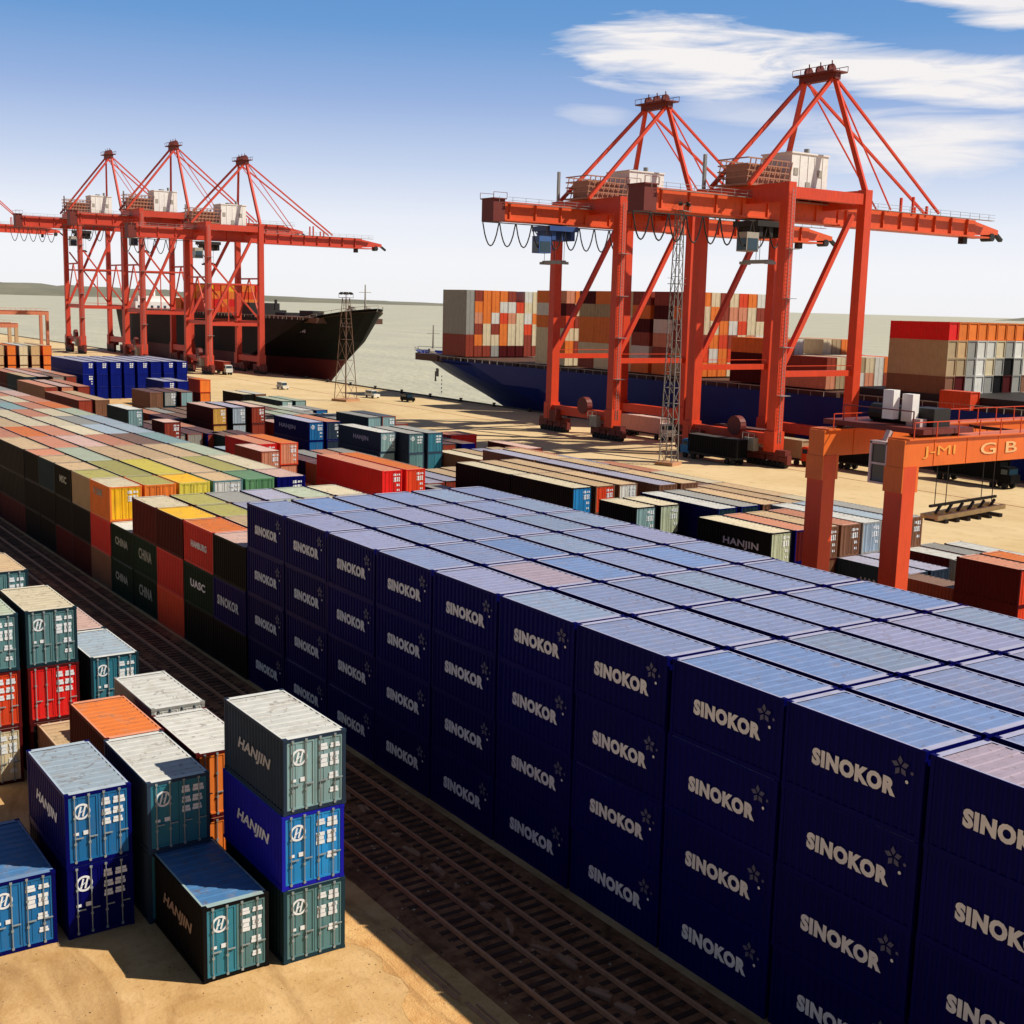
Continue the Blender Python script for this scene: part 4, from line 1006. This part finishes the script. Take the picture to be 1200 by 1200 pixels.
HULLRED = paint('hull_red', (0.10, 0.012, 0.012), 0.55, 0.4, dirtcol=(0.05, 0.02, 0.02), scale=0.1)
s2, rows2, ox2, oz2 = ship('blue hulled container ship with stacked cargo behind the two near cranes', -258, -205, 40, 163, 28, 10.4, 11.6, [HULLBLUE, HULLBLUE, BROWNDECK], 0.5)
s1, rows1, ox1, oz1 = ship('black hulled ship with red waterline behind the left cranes, bow pointing right', -284, -320, -520, 163, 28, 19.0, 23.5, [HULLBLACK, HULLRED, BROWNDECK], 5.6)
mb = MB(); mb.box(18, -4, -0.5, 27, 4, 2.4); mb.box(35, -2.2, 0.6, 46, 2.2, 3.4); mb.build('forecastle_gear', BLACKM, s1, (-372-ox1, -1, 22.0))
mb = MB(); mb.box(-8, -7, 0, 8, 7, 3.5); mb.box(-7, -6, 3.5, 4, 6, 6.0); mb.bar((7.2, 3.0, 3), (7.2, 3.0, 7.4), 0.8)
mb.build('deck_house', BLACKM, s1, (-372-ox1, -3, 21.6))
mb = MB(); mb.box(-7, -12, 0, 7, 12, 5); mb.box(-5, -10, 5, 5, 10, 7.5); mb.tube((-3, 0, 7.5), (-3, 0, 12), 0.5, 8)
wh = mb.build('superstructure', HOUSE, s1, (-500-ox1, 0, 21.6))
mb = MB()
for y in range(-11, 11, 3): mb.box(6.99, y, 2, 7.05, y+1.2, 3.2)
mb.build('window', GLASS, wh)
o = put_text('HAN YANG', s1, 0, 0, 0, 11, 2.0, mat=GM, bold=0.05, name='ship_name')
o.rotation_euler = (R(90), 0, R(7)); o.location = (-326-ox1, -12.6, 18.2)
mb = MB()
for i in range(5): mb.box(-1.0, -0.05, i*1.1, 0.0, 0.05, i*1.1+0.5)
o = mb.build('draught_marks', MARK, s2, (-228-ox2, -9.4, 4.0)); o.rotation_euler = (0, 0, R(-20))
mb = MB(); mb.box(-1.6, -0.3, 0, 1.6, 0.25, 2.2); mb.bar((0, -0.5, -1.2), (0, -0.5, 1.4), 0.4); mb.bar((-1.1, -0.5, -1.2), (1.1, -0.5, -1.2), 0.4)
o = mb.build('anchor', HOUSEG, s2, (-232-ox2, -8.6, 8.5)); o.rotation_euler = (0, 0, R(-25))

# deck cargo
# ---- build the containers: the ones that show largest as things, the rest as one mass
KEEP = None
KEEP = set([0,1,2,3,4,5,6,7,8,9,10,11,12,13,14,15,16,17,18,19,20,21,22,23,24,25,26,27,28,29,30,31,32,33,34,35,36,37,38,39,40,41,42,43,44,45,46,47,48,49,50,51,52,53,54,55,56,57,58,59,60,61,62,63,64,65,66,67,68,69,70,71,72,73,74,75,76,77,78,82,83,84,85,103,104,105,106,107,108,109,110,111,113,114,115,117,119,120,122,123,124,125,126,127,128,131,132,133,134,135,136,137,138,139,140,141,142,143,144,145,146,147,148,149,150,151,152,153,154,155,156,157,158,159,160,163,164,168,173,177,182,183,184,185,186,187,188,189,190,212,213,214,215,221,222,223,224,225,231,232,233,234,235,240,241,242,243,250,251,252,253,260,262,265,267,269,271,272,273,274,275,276,277,278,279,281,284,286,288,292,293,295,297,299,301,302,303,304,305,306,307,308,309,311,313,315,317,319,321,323,325,327,329,331,339,340,343,344,345,347,358,359,365,380,382,384,386,388,401,406,410,440,441,442,477,497,514,516,517,520,523,526,532,535,538,557,559,561,563,567,573,575])
#KEEPEND
CG = 'containers stacked on the blue ship'
def ship_box(x1, y0, z, L, col, label, group):
    t = thing('shipping_container', label, 'container', (x1-L/2, y0+1.28, z), 0, group)
    link('body', body_mesh(L, 2.56, False), t, mats=[side(col)]); link('roof', roof_mesh(L, 2.56, False), t, mats=[roofm(col), rimm(col)])
    return t
STUFF = MB(); STUFFM = []
def smat(mt):
    if mt not in STUFFM: STUFFM.append(mt)
    return STUFFM.index(mt)
def stuff_mesh(me, mats, off):
    k = len(STUFF.v)
    STUFF.v += [(v.co.x+off[0], v.co.y+off[1], v.co.z+off[2]) for v in me.vertices]
    ids = [smat(q) for q in mats]
    for p in me.polygons: STUFF.face(tuple(k+i for i in p.vertices), ids[p.material_index])
def stuff_container(x1, y0, tier, sidec, roofc, label, group, L=6.0, Wd=2.66, doorc=None, z=None, edge=None, **k):
    off = (x1-L/2, y0+Wd/2, tier*HP if z is None else z)
    stuff_mesh(body_mesh(L, Wd, False), [side(sidec)], off)
    stuff_mesh(roof_mesh(L, Wd, False), [roofm(roofc), rimm(edge or roofc)], off)
    for wh in (-1, 1): stuff_mesh(door_leaf_mesh(Wd, wh, False), [side(doorc or sidec)], (off[0]+L/2-0.02, off[1], off[2]))
def sbox(x1, y0, z, L, col):
    mi = smat(side(col)); a = x1-L; stuff = STUFF
    stuff.box(a, y0, z, x1, y0+2.56, z+2.98, mi)
    stuff.box(a+0.05, y0-0.04, z+0.02, x1, y0, z+0.2, mi); stuff.box(a+0.05, y0-0.04, z+2.75, x1, y0, z+2.95, mi)
    stuff.box(x1, y0+0.03, z+0.1, x1+0.04, y0+0.16, z+2.9, mi); stuff.box(x1, y0+2.4, z+0.1, x1+0.04, y0+2.53, z+2.9, mi); stuff.box(x1, y0+1.2, z+0.1, x1+0.04, y0+1.36, z+2.9, mi)
    n = int(L/1.2)
    for i in range(n): stuff.box(a+0.3+i*1.2, y0-0.035, z+0.25, a+0.75+i*1.2, y0, z+2.7, mi)
random.seed(42)
zd = 11.6
mos = ['cream', 'orange', 'salmon', 'cream', 'orangered', 'white', 'orange', 'cream', 'brownred']
# first bay, behind the bow
for tr in range(6):
    for k_ in range(9):
        if k_ == 0: c = 'grey' if tr >= 2 else 'brownred'
        elif tr <= 0: c = random.choice(['brownred', 'maroon', 'grey', 'khaki'])
        else: c = random.choice(mos)
        if k_ and k_ < 8 and tr == 5 and k_ in (6,): continue
        sbox(-211, 150.6+k_*2.75, zd+tr*2.99, 12.2, c)
# cargo of the dark ship, behind the left cranes
for b_, xb in enumerate((-404, -418, -434)):
    for tr in range(4 if b_ < 2 else 2):
        for k_ in range(8): sbox(xb, 151.2+k_*2.9, 19.2+tr*2.99, 12.2, random.choice(['orangered', 'orange', 'orange', 'red', 'yellow', 'orangered']))
# middle bays
for b_, xb in enumerate((-121.5, -135.0, -148.5, -166)):
    for tr in range(6):
        for k_ in (range(9) if b_ in (0, 3) else range(2)):
            if k_ == 0: c = random.choice(['grey', 'khaki', 'cream', 'orangered', 'cream', 'brownred', 'maroon', 'salmon']) if tr < 4 else random.choice(['brownred', 'orangered', 'orangered', 'khaki'])
            else: c = random.choice(mos)
            if k_ == 0:
                sbox(xb, 150.6, zd+tr*2.99, 6.05, random.choice(mos+['brownred', 'khaki', 'maroon'])); c = random.choice(mos+['brownred', 'khaki', 'maroon']); sbox(xb-6.15, 150.6, zd+tr*2.99, 6.05, c)
            else: sbox(xb, 150.6+k_*2.75, zd+tr*2.99, 12.2, c)
for tr in range(3):
    for k_ in range(9):
        c = 'maroon' if k_ == 0 and tr < 2 else random.choice(['cream', 'white', 'orange', 'brownred', 'cream', 'khaki', 'tan'])
        if tr == 2 and k_ in (3, 4): continue
        sbox(-97, 150.6+k_*2.75, zd+tr*2.99, 12.2, c)
        if tr < 2: sbox(-83.5, 150.6+k_*2.75, zd+tr*2.99, 12.2, random.choice(['cream', 'white', 'orange', 'brownred', 'khaki', 'salmon']))
ship_box(-50.5, 148.9, 10.36, 6.1, 'orangered', 'orange red container standing alone before the big stack on the ship at right', CG)
# right hand bay: individuals
cols_r = {3: ['red', 'orange', 'orange', 'orange', 'orange', 'orange', 'orange', 'orange', 'orange'], 2: ['khaki', 'tan', 'grey', 'white', 'white', 'cream', 'grey', 'white', 'cream'], 1: ['khaki', 'khaki', 'grey', 'white', 'cream', 'grey', 'black', 'grey', 'white'], 0: ['brown', 'maroon', 'grey', 'white', 'grey', 'black', 'maroon', 'grey', 'brown']}
for tr, cl_ in cols_r.items():
    for k_, c in enumerate(cl_):
        ship_box(-57.7, 151.6+k_*2.75, 12.5+tr*3.086, 12.5, c, '%s container on the ship at right, %s tier, %s row from quay' % (nm(c), ['bottom', 'second', 'third', 'top'][tr], ORD[k_]), CG)
mb = MB(); mb.box(-78, 151.5, 10.5, -20, 174, 12.5); o = mb.build('hatch_cover', BLACKM, None); o.parent = s2; o.location = (-ox2, -163, 3.5)

# ------------------------------------------------------------------ yard gantry at right
def rtg(label, x0, x1, y0, y1, top, loc=(0, 0, 0), text=True, mats=(RTGL, RTGM), sc=1.0):
    t = thing('yard_gantry_crane', label, 'gantry crane', (x0, y0, 0), 0, 'rubber tyred yard gantries')
    S = x1-x0; Y = y1-y0
    for x in (0, S):
        for y in (0, Y):
            mb = MB(); mb.bar((x, y, 1.9), (x, y, top-1.5), 1.1, 1.25); mb.build('leg', mats[0], t)
            w_ = MB()
            for q in (-0.8, 0.8): w_.tube((x+q, y-0.35, 0.75), (x+q, y+0.35, 0.75), 0.75, 14)
            w_.build('wheel', RUBBER, t)
    for y in (0, Y):
        mb = MB(); mb.bar((-1.2, y, 1.7), (S+1.2, y, 1.7), 0.9, 0.8); mb.build('sill_beam', mats[0], t)
    for x in (0, S):
        mb = MB(); mb.box(x-0.6, -0.62, top-1.55, x+0.6, Y+0.62, top)
        mb.box(x-0.75, -0.4, top, x+0.75, Y+0.4, top+0.08)
        mb.box(x-0.7, -0.64, top-3.0, x+0.62, 0.75, top-1.56)
        for q in range(2, int(Y), 3): mb.box(x+0.6, q, top-1.5, x+0.63, q+0.08, top-0.05)
        mb.build('girder', mats[1], t)
        rb = MB()
        for q in range(0, int(Y), 2): rb.bar((x+0.7, q, top+0.08), (x+0.7, q, top+1.0), 0.05)
        rb.bar((x+0.7, 0, top+1.0), (x+0.7, Y, top+1.0), 0.05); rb.build('handrail', mats[0], t)
    if text:
        put_text('J-MI', t, 1.0, S+0.64, top-1.1, 2.9, 0.7, face='+x', mat=paint('lettering_yellow', (0.85, 0.38, 0.07), 0.6, 0.2), bold=0.0)
        put_text('G B', t, 6.3, S+0.64, top-1.1, 3.6, 0.7, face='+x', mat=paint('lettering_cream', (0.85, 0.50, 0.22), 0.6, 0.2), bold=0.01)
    return t
rg = rtg('orange yard gantry crane with pink cab rising behind the navy block', 26.9, 32.75, 26, 56, 18.95)
tp = 18.95
mb = MB(); mb.box(-1.0, 1.0, tp+0.25, 6.4, 5.6, tp+0.55)
for x in (0, 5.45):
    for y in (1.4, 5.2): mb.tube((x-0.2, y, tp+0.32), (x+0.2, y, tp+0.32), 0.24, 8)
mb.bar((0.4, 1.2, tp+0.5), (0.4, 1.2, tp+1.5), .06); mb.bar((0.4, 1.2, tp+1.5), (5.5, 1.2, tp+1.5), .06); mb.bar((5.5, 1.2, tp+.5), (5.5, 1.2, tp+1.5), .06)
tr = mb.build('trolley', DARKRED, rg)
mb = MB(); mb.box(3.0, 1.5, tp+0.9, 3.75, 2.05, tp+2.6); mb.box(3.9, 2.1, tp+0.8, 4.65, 2.7, tp+2.4); mb.build('electric_cabinet', HOUSE, tr)
mb = MB(); mb.tube((1.0, 3.2, tp+1.1), (3.6, 3.2, tp+1.1), 0.55, 12); mb.box(4.0, 2.9, tp+0.55, 5.6, 4.4, tp+1.6); mb.box(0.6, 3.9, tp+.55, 1.8, 5.0, tp+1.3); mb.build('hoist_drum', BLACKM, tr)
mb = MB(); mb.box(4.2, 2.2, tp+0.55, 5.2, 2.8, tp+1.0); mb.build('drive_box', PINKW, tr)
mb = MB()
x0, y0, z0 = 3.8, -0.2, tp-2.6
for px in (x0, x0+1.15):
    for py in (y0, y0+1.3): mb.bar((px, py, z0), (px, py, z0+2.3), 0.14)
mb.box(x0-0.07, y0-0.07, z0-0.1, x0+1.22, y0+1.37, z0); mb.box(x0-0.07, y0-0.07, z0+2.2, x0+1.22, y0+1.37, z0+2.35); mb.box(x0-.05, y0-.05, z0+1.0, x0+1.2, y0+1.35, z0+1.12)
mb.bar((x0+0.5, y0+0.6, z0+2.3), (x0+0.5, y0+0.9, tp+0.3), 0.3)
cb_ = mb.build('cab', PINKW, tr)
mb = MB(); mb.box(x0+0.03, y0+0.03, z0+0.02, x0+1.12, y0+1.27, z0+2.15); mb.build('cab_window', GLASS, cb_)
# spreader hanging in the gantry
SPY = paint('spreader_yellow', (0.70, 0.58, 0.28), 0.5, 0.3)
mb = MB()
for dx in (-0.55, 0.55):
    mb.bar((2.3+dx, 7.6, tp-5.6), (2.3+dx, 14.6, tp-5.3), 0.22, 0.3)
for q in range(7):
    y = 7.8+q*1.08; z = tp-5.6+q*0.045
    mb.bar((1.75, y, z), (2.85, y, z), 0.16, 0.2)
mb.build('spreader', SPY, rg)
mb = MB()
for q in range(6):
    y = 8.2+q*1.12; mb.box(1.5, y, tp-5.95, 3.1, y+0.34, tp-5.72); mb.bar((2.3, y, tp-5.4), (2.3, y+0.5, tp-4.9), 0.14)
mb.bar((2.3, 7.6, tp-4.9), (2.3, 14.4, tp-4.7), 0.16)
mb.build('spreader_flipper', BLACKM, rg)
mb = MB()
for y in (8.6, 13.4):
    for x in (1.9, 2.7): mb.tube((x, y, tp-4.9), (x, y, tp-0.2), 0.03, 5)
mb.bar((-0.3, 8.6, tp-0.2), (5.6, 8.6, tp-0.2), 0.2); mb.bar((-0.3, 13.4, tp-0.2), (5.6, 13.4, tp-0.2), 0.2)
mb.build('hoist_rope', BLACKM, rg)
# far gantry at the left edge
TANM = paint('faded_tan_paint', (0.55, 0.36, 0.2), 0.5, 0.3)
ORF = paint('faded_orange_paint', (0.66, 0.22, 0.12), 0.5, 0.3)
rtg('far faded orange yard gantry at the left picture edge', -456, -446, 70, 100, 18.5, text=False, mats=(ORF, ORF))
rtg('far tan yard gantry partly cut by the left picture edge', -395, -385, 52, 74, 15.0, text=False, mats=(TANM, ORF))

# ------------------------------------------------------------------ lattice light towers
def tower(label, x, y, h, wb, wt_, mat, lamps=True):
    t = thing('light_tower', label, 'light tower', (x, y, 0), R(20), 'lattice light towers')
    mb = MB(); n = int(h/(wb*1.1)); pr = None
    for i in range(n+1):
        z = h*i/n; w = wb+(wt_-wb)*i/n
        c = [(-w/2, -w/2, z), (w/2, -w/2, z), (w/2, w/2, z), (-w/2, w/2, z)]
        if pr:
            for k_ in range(4):
                mb.bar(pr[k_], c[k_], 0.14); mb.bar(c[k_], c[(k_+1) % 4], 0.07)
                mb.bar(pr[k_] if i % 2 else pr[(k_+1) % 4], c[(k_+1) % 4] if i % 2 else c[k_], 0.07)
        pr = c
    mb.build('lattice_mast', mat, t)
    mb = MB(); mb.box(-wb/2-0.5, -wb/2-0.5, 0.02, wb/2+0.5, wb/2+0.5, 0.6); mb.build('footing', CONC, t)
    mb = MB(); mb.box(-1.3, -1.3, h, 1.3, 1.3, h+0.12)
    for q in (-1.3, 1.3): mb.bar((q, -1.3, h+1.1), (q, 1.3, h+1.1), 0.07); mb.bar((-1.3, q, h+1.1), (1.3, q, h+1.1), 0.07)
    for a in (-1.3, 1.3):
        for b_ in (-1.3, 1.3): mb.bar((a, b_, h), (a, b_, h+1.1), 0.07)
    mb.build('platform', mat, t)
    for a in range(6):
        lm = MB(); an = a*math.pi/3; lm.bar((1.2*math.cos(an), 1.2*math.sin(an), h+1.3), (1.75*math.cos(an), 1.75*math.sin(an), h+1.0), 0.6, 0.45); lm.build('floodlight', BLACKM, t)
    mb = MB(); w = wb*0.8; mb.box(-1.1, -1.1, h*0.72, 1.1, 1.1, h*0.72+0.1)
    for q in (-1.1, 1.1): mb.bar((q, -1.1, h*0.72+1), (q, 1.1, h*0.72+1), 0.06)
    mb.build('rest_platform', mat, t)
    return t
tower('grey lattice light tower standing on the apron between the two near cranes', -78.3, 107.4, 41.5, 2.3, 1.0, paint('tower_grey', (0.22, 0.21, 0.20), 0.6, 0.4))
tower('brownish lattice light tower on the apron before the dark bow', -214.5, 116.2, 26.5, 4.2, 1.3, paint('tower_brown', (0.16, 0.09, 0.06), 0.6, 0.4))

# ------------------------------------------------------------------ vehicles on the apron
def truck(x, y, rz, cabc, load, label):
    t = thing('container_truck', label, 'truck', (x, y, 0.02), rz, 'trucks on the apron')
    mb = MB(); mb.box(4.2, -1.2, 0.9, 6.4, 1.2, 2.2); mb.box(4.2, -1.2, 2.2, 5.9, 1.2, 3.2); mb.box(4.3, -1.1, 3.2, 5.6, 1.1, 3.35); mb.build('cab', side(cabc), t)
    mb = MB(); mb.box(5.9, -1.05, 2.25, 5.95, 1.05, 3.05); mb.box(4.6, -1.23, 2.25, 5.7, -1.2, 3.0); mb.box(4.6, 1.2, 2.25, 5.7, 1.23, 3.0); mb.build('window', GLASS, t)
    mb = MB(); mb.box(-7.5, -1.1, 0.95, 4.2, 1.1, 1.3); mb.build('chassis', BLACKM, t)
    for wx in (5.3, 3.2, -5.2, -6.5):
        for sy in (-1, 1):
            w_ = MB(); w_.tube((wx, sy*0.75, 0.5), (wx, sy*1.2, 0.5), 0.5, 12); w_.build('wheel', RUBBER, t)
    return t
def truck_load(x, y, rz, col, label):
    t = thing('shipping_container', label, 'container', (x-1.6*math.cos(rz), y-1.6*math.sin(rz), 1.33), rz, 'containers carried on trucks')
    link('body', body_mesh(12.1, 2.5, True), t, mats=[side(col)]); link('roof', roof_mesh(12.1, 2.5, True), t, mats=[roofm(col), rimm(col)])
truck(-113, 133, 0, 'white', None, 'truck with white cab under the left near crane'); truck_load(-113, 133, 0, 'pink', 'pinkish container on the truck under the left near crane')
truck(-72, 129, 0, 'orangered', None, 'truck with orange red cab under the right near crane'); truck_load(-72, 129, 0, 'khaki', 'khaki container on the truck under the right near crane')
truck(-92, 136, math.pi, 'white', None, 'white cabbed truck facing left behind the right near crane legs'); truck_load(-92, 136, math.pi, 'maroon', 'maroon container on the left facing truck')
truck(-56, 133, 0, 'white', None, 'white cabbed truck parked right of the near cranes'); truck_load(-56, 133, 0, 'black', 'black container on the truck right of the near cranes')
truck(-40, 138, 0, 'black', None, 'black cabbed truck on the apron beyond the yard gantry'); truck_load(-40, 138, 0, 'black', 'black container on the black cabbed truck')
truck(-80, 118.5, math.pi, 'blue', None, 'blue cabbed truck before the right near crane legs'); truck_load(-80, 118.5, math.pi, 'black', 'black container on the blue cabbed truck')
truck(-330, 128, 0, 'white', None, 'far truck with white cab under the left crane group'); truck_load(-330, 128, 0, 'brownred', 'brown red container on the far truck')
def van(x, y, rz, col, label):
    t = thing('parked_car', label, 'car', (x, y, 0.02), rz, 'cars on the apron')
    mb = MB(); mb.box(-2.3, -0.95, 0.4, 2.3, 0.95, 1.15); mb.bar((-2.1, 0, 1.6), (1.0, 0, 1.6), 1.8, 0.95, w2=1.6, h2=0.9); mb.build('body', side(col), t)
    mb = MB(); mb.box(1.0, -0.75, 1.2, 1.06, 0.75, 1.9); mb.box(-1.8, -0.93, 1.35, 0.8, -0.9, 1.9); mb.box(-1.8, 0.9, 1.35, 0.8, 0.93, 1.9); mb.build('window', GLASS, t)
    for wx in (-1.4, 1.4):
        for sy in (-1, 1):
            w_ = MB(); w_.tube((wx, sy*0.75, 0.36), (wx, sy*0.99, 0.36), 0.36, 12); w_.build('wheel', RUBBER, t)
van(-222, 128, 0.1, 'white', 'white van on the apron right of the brown light tower')
van(-208, 131, 0.0, 'black', 'black car on the apron edge right of the white van')
van(-258, 118, 0.0, 'white', 'white van on the far apron before the left cranes')
# bollards along the quay
proto = None
for i in range(14):
    x = -364+i*16
    lab = 'black mooring bollard on the quay edge, %s from the left' % (['first', 'second', 'third', 'fourth', 'fifth', 'sixth', 'seventh', 'eighth', 'ninth', 'tenth', 'eleventh', 'twelfth', 'thirteenth', 'fourteenth', 'fifteenth', 'sixteenth', 'seventeenth', 'eighteenth', 'nineteenth', 'twentieth', 'twenty first', 'twenty second', 'twenty third', 'twenty fourth', 'twenty fifth', 'twenty sixth'][i])
    if proto is None:
        mb = MB(); mb.tube((0, 0, 0), (0, 0, 0.7), 0.35, 10, r2=0.28); mb.tube((0, 0, 0.7), (0, 0, 1.0), 0.5, 10, r2=0.42); mb.tube((0, 0, -0.01), (0, 0, 0.1), 0.6, 10)
        proto = mb.build('bollard', BLACKM, None, (x, 145.0, 0.03)); tag(proto, lab, 'bollard', 'bollards on the quay edge')
    else:
        o = proto.copy(); C.objects.link(o); o.location = (x, 145.0, 0.03); o['label'] = lab

# ------------------------------------------------------------------ containers are linked here
random.seed(3)
for idx, (a_, k_) in enumerate(SPECS):
    if KEEP is None or idx in KEEP:
        o = build_container(*a_, **k_)
        if KEEP is None: o['idx'] = idx
    else: stuff_container(*a_, **k_)
o = STUFF.build('stacked_containers', STUFFM)
o['kind'] = 'stuff'; o['category'] = 'containers'; o['label'] = 'remaining far and half hidden containers stacked in the yard and on the blue ship'
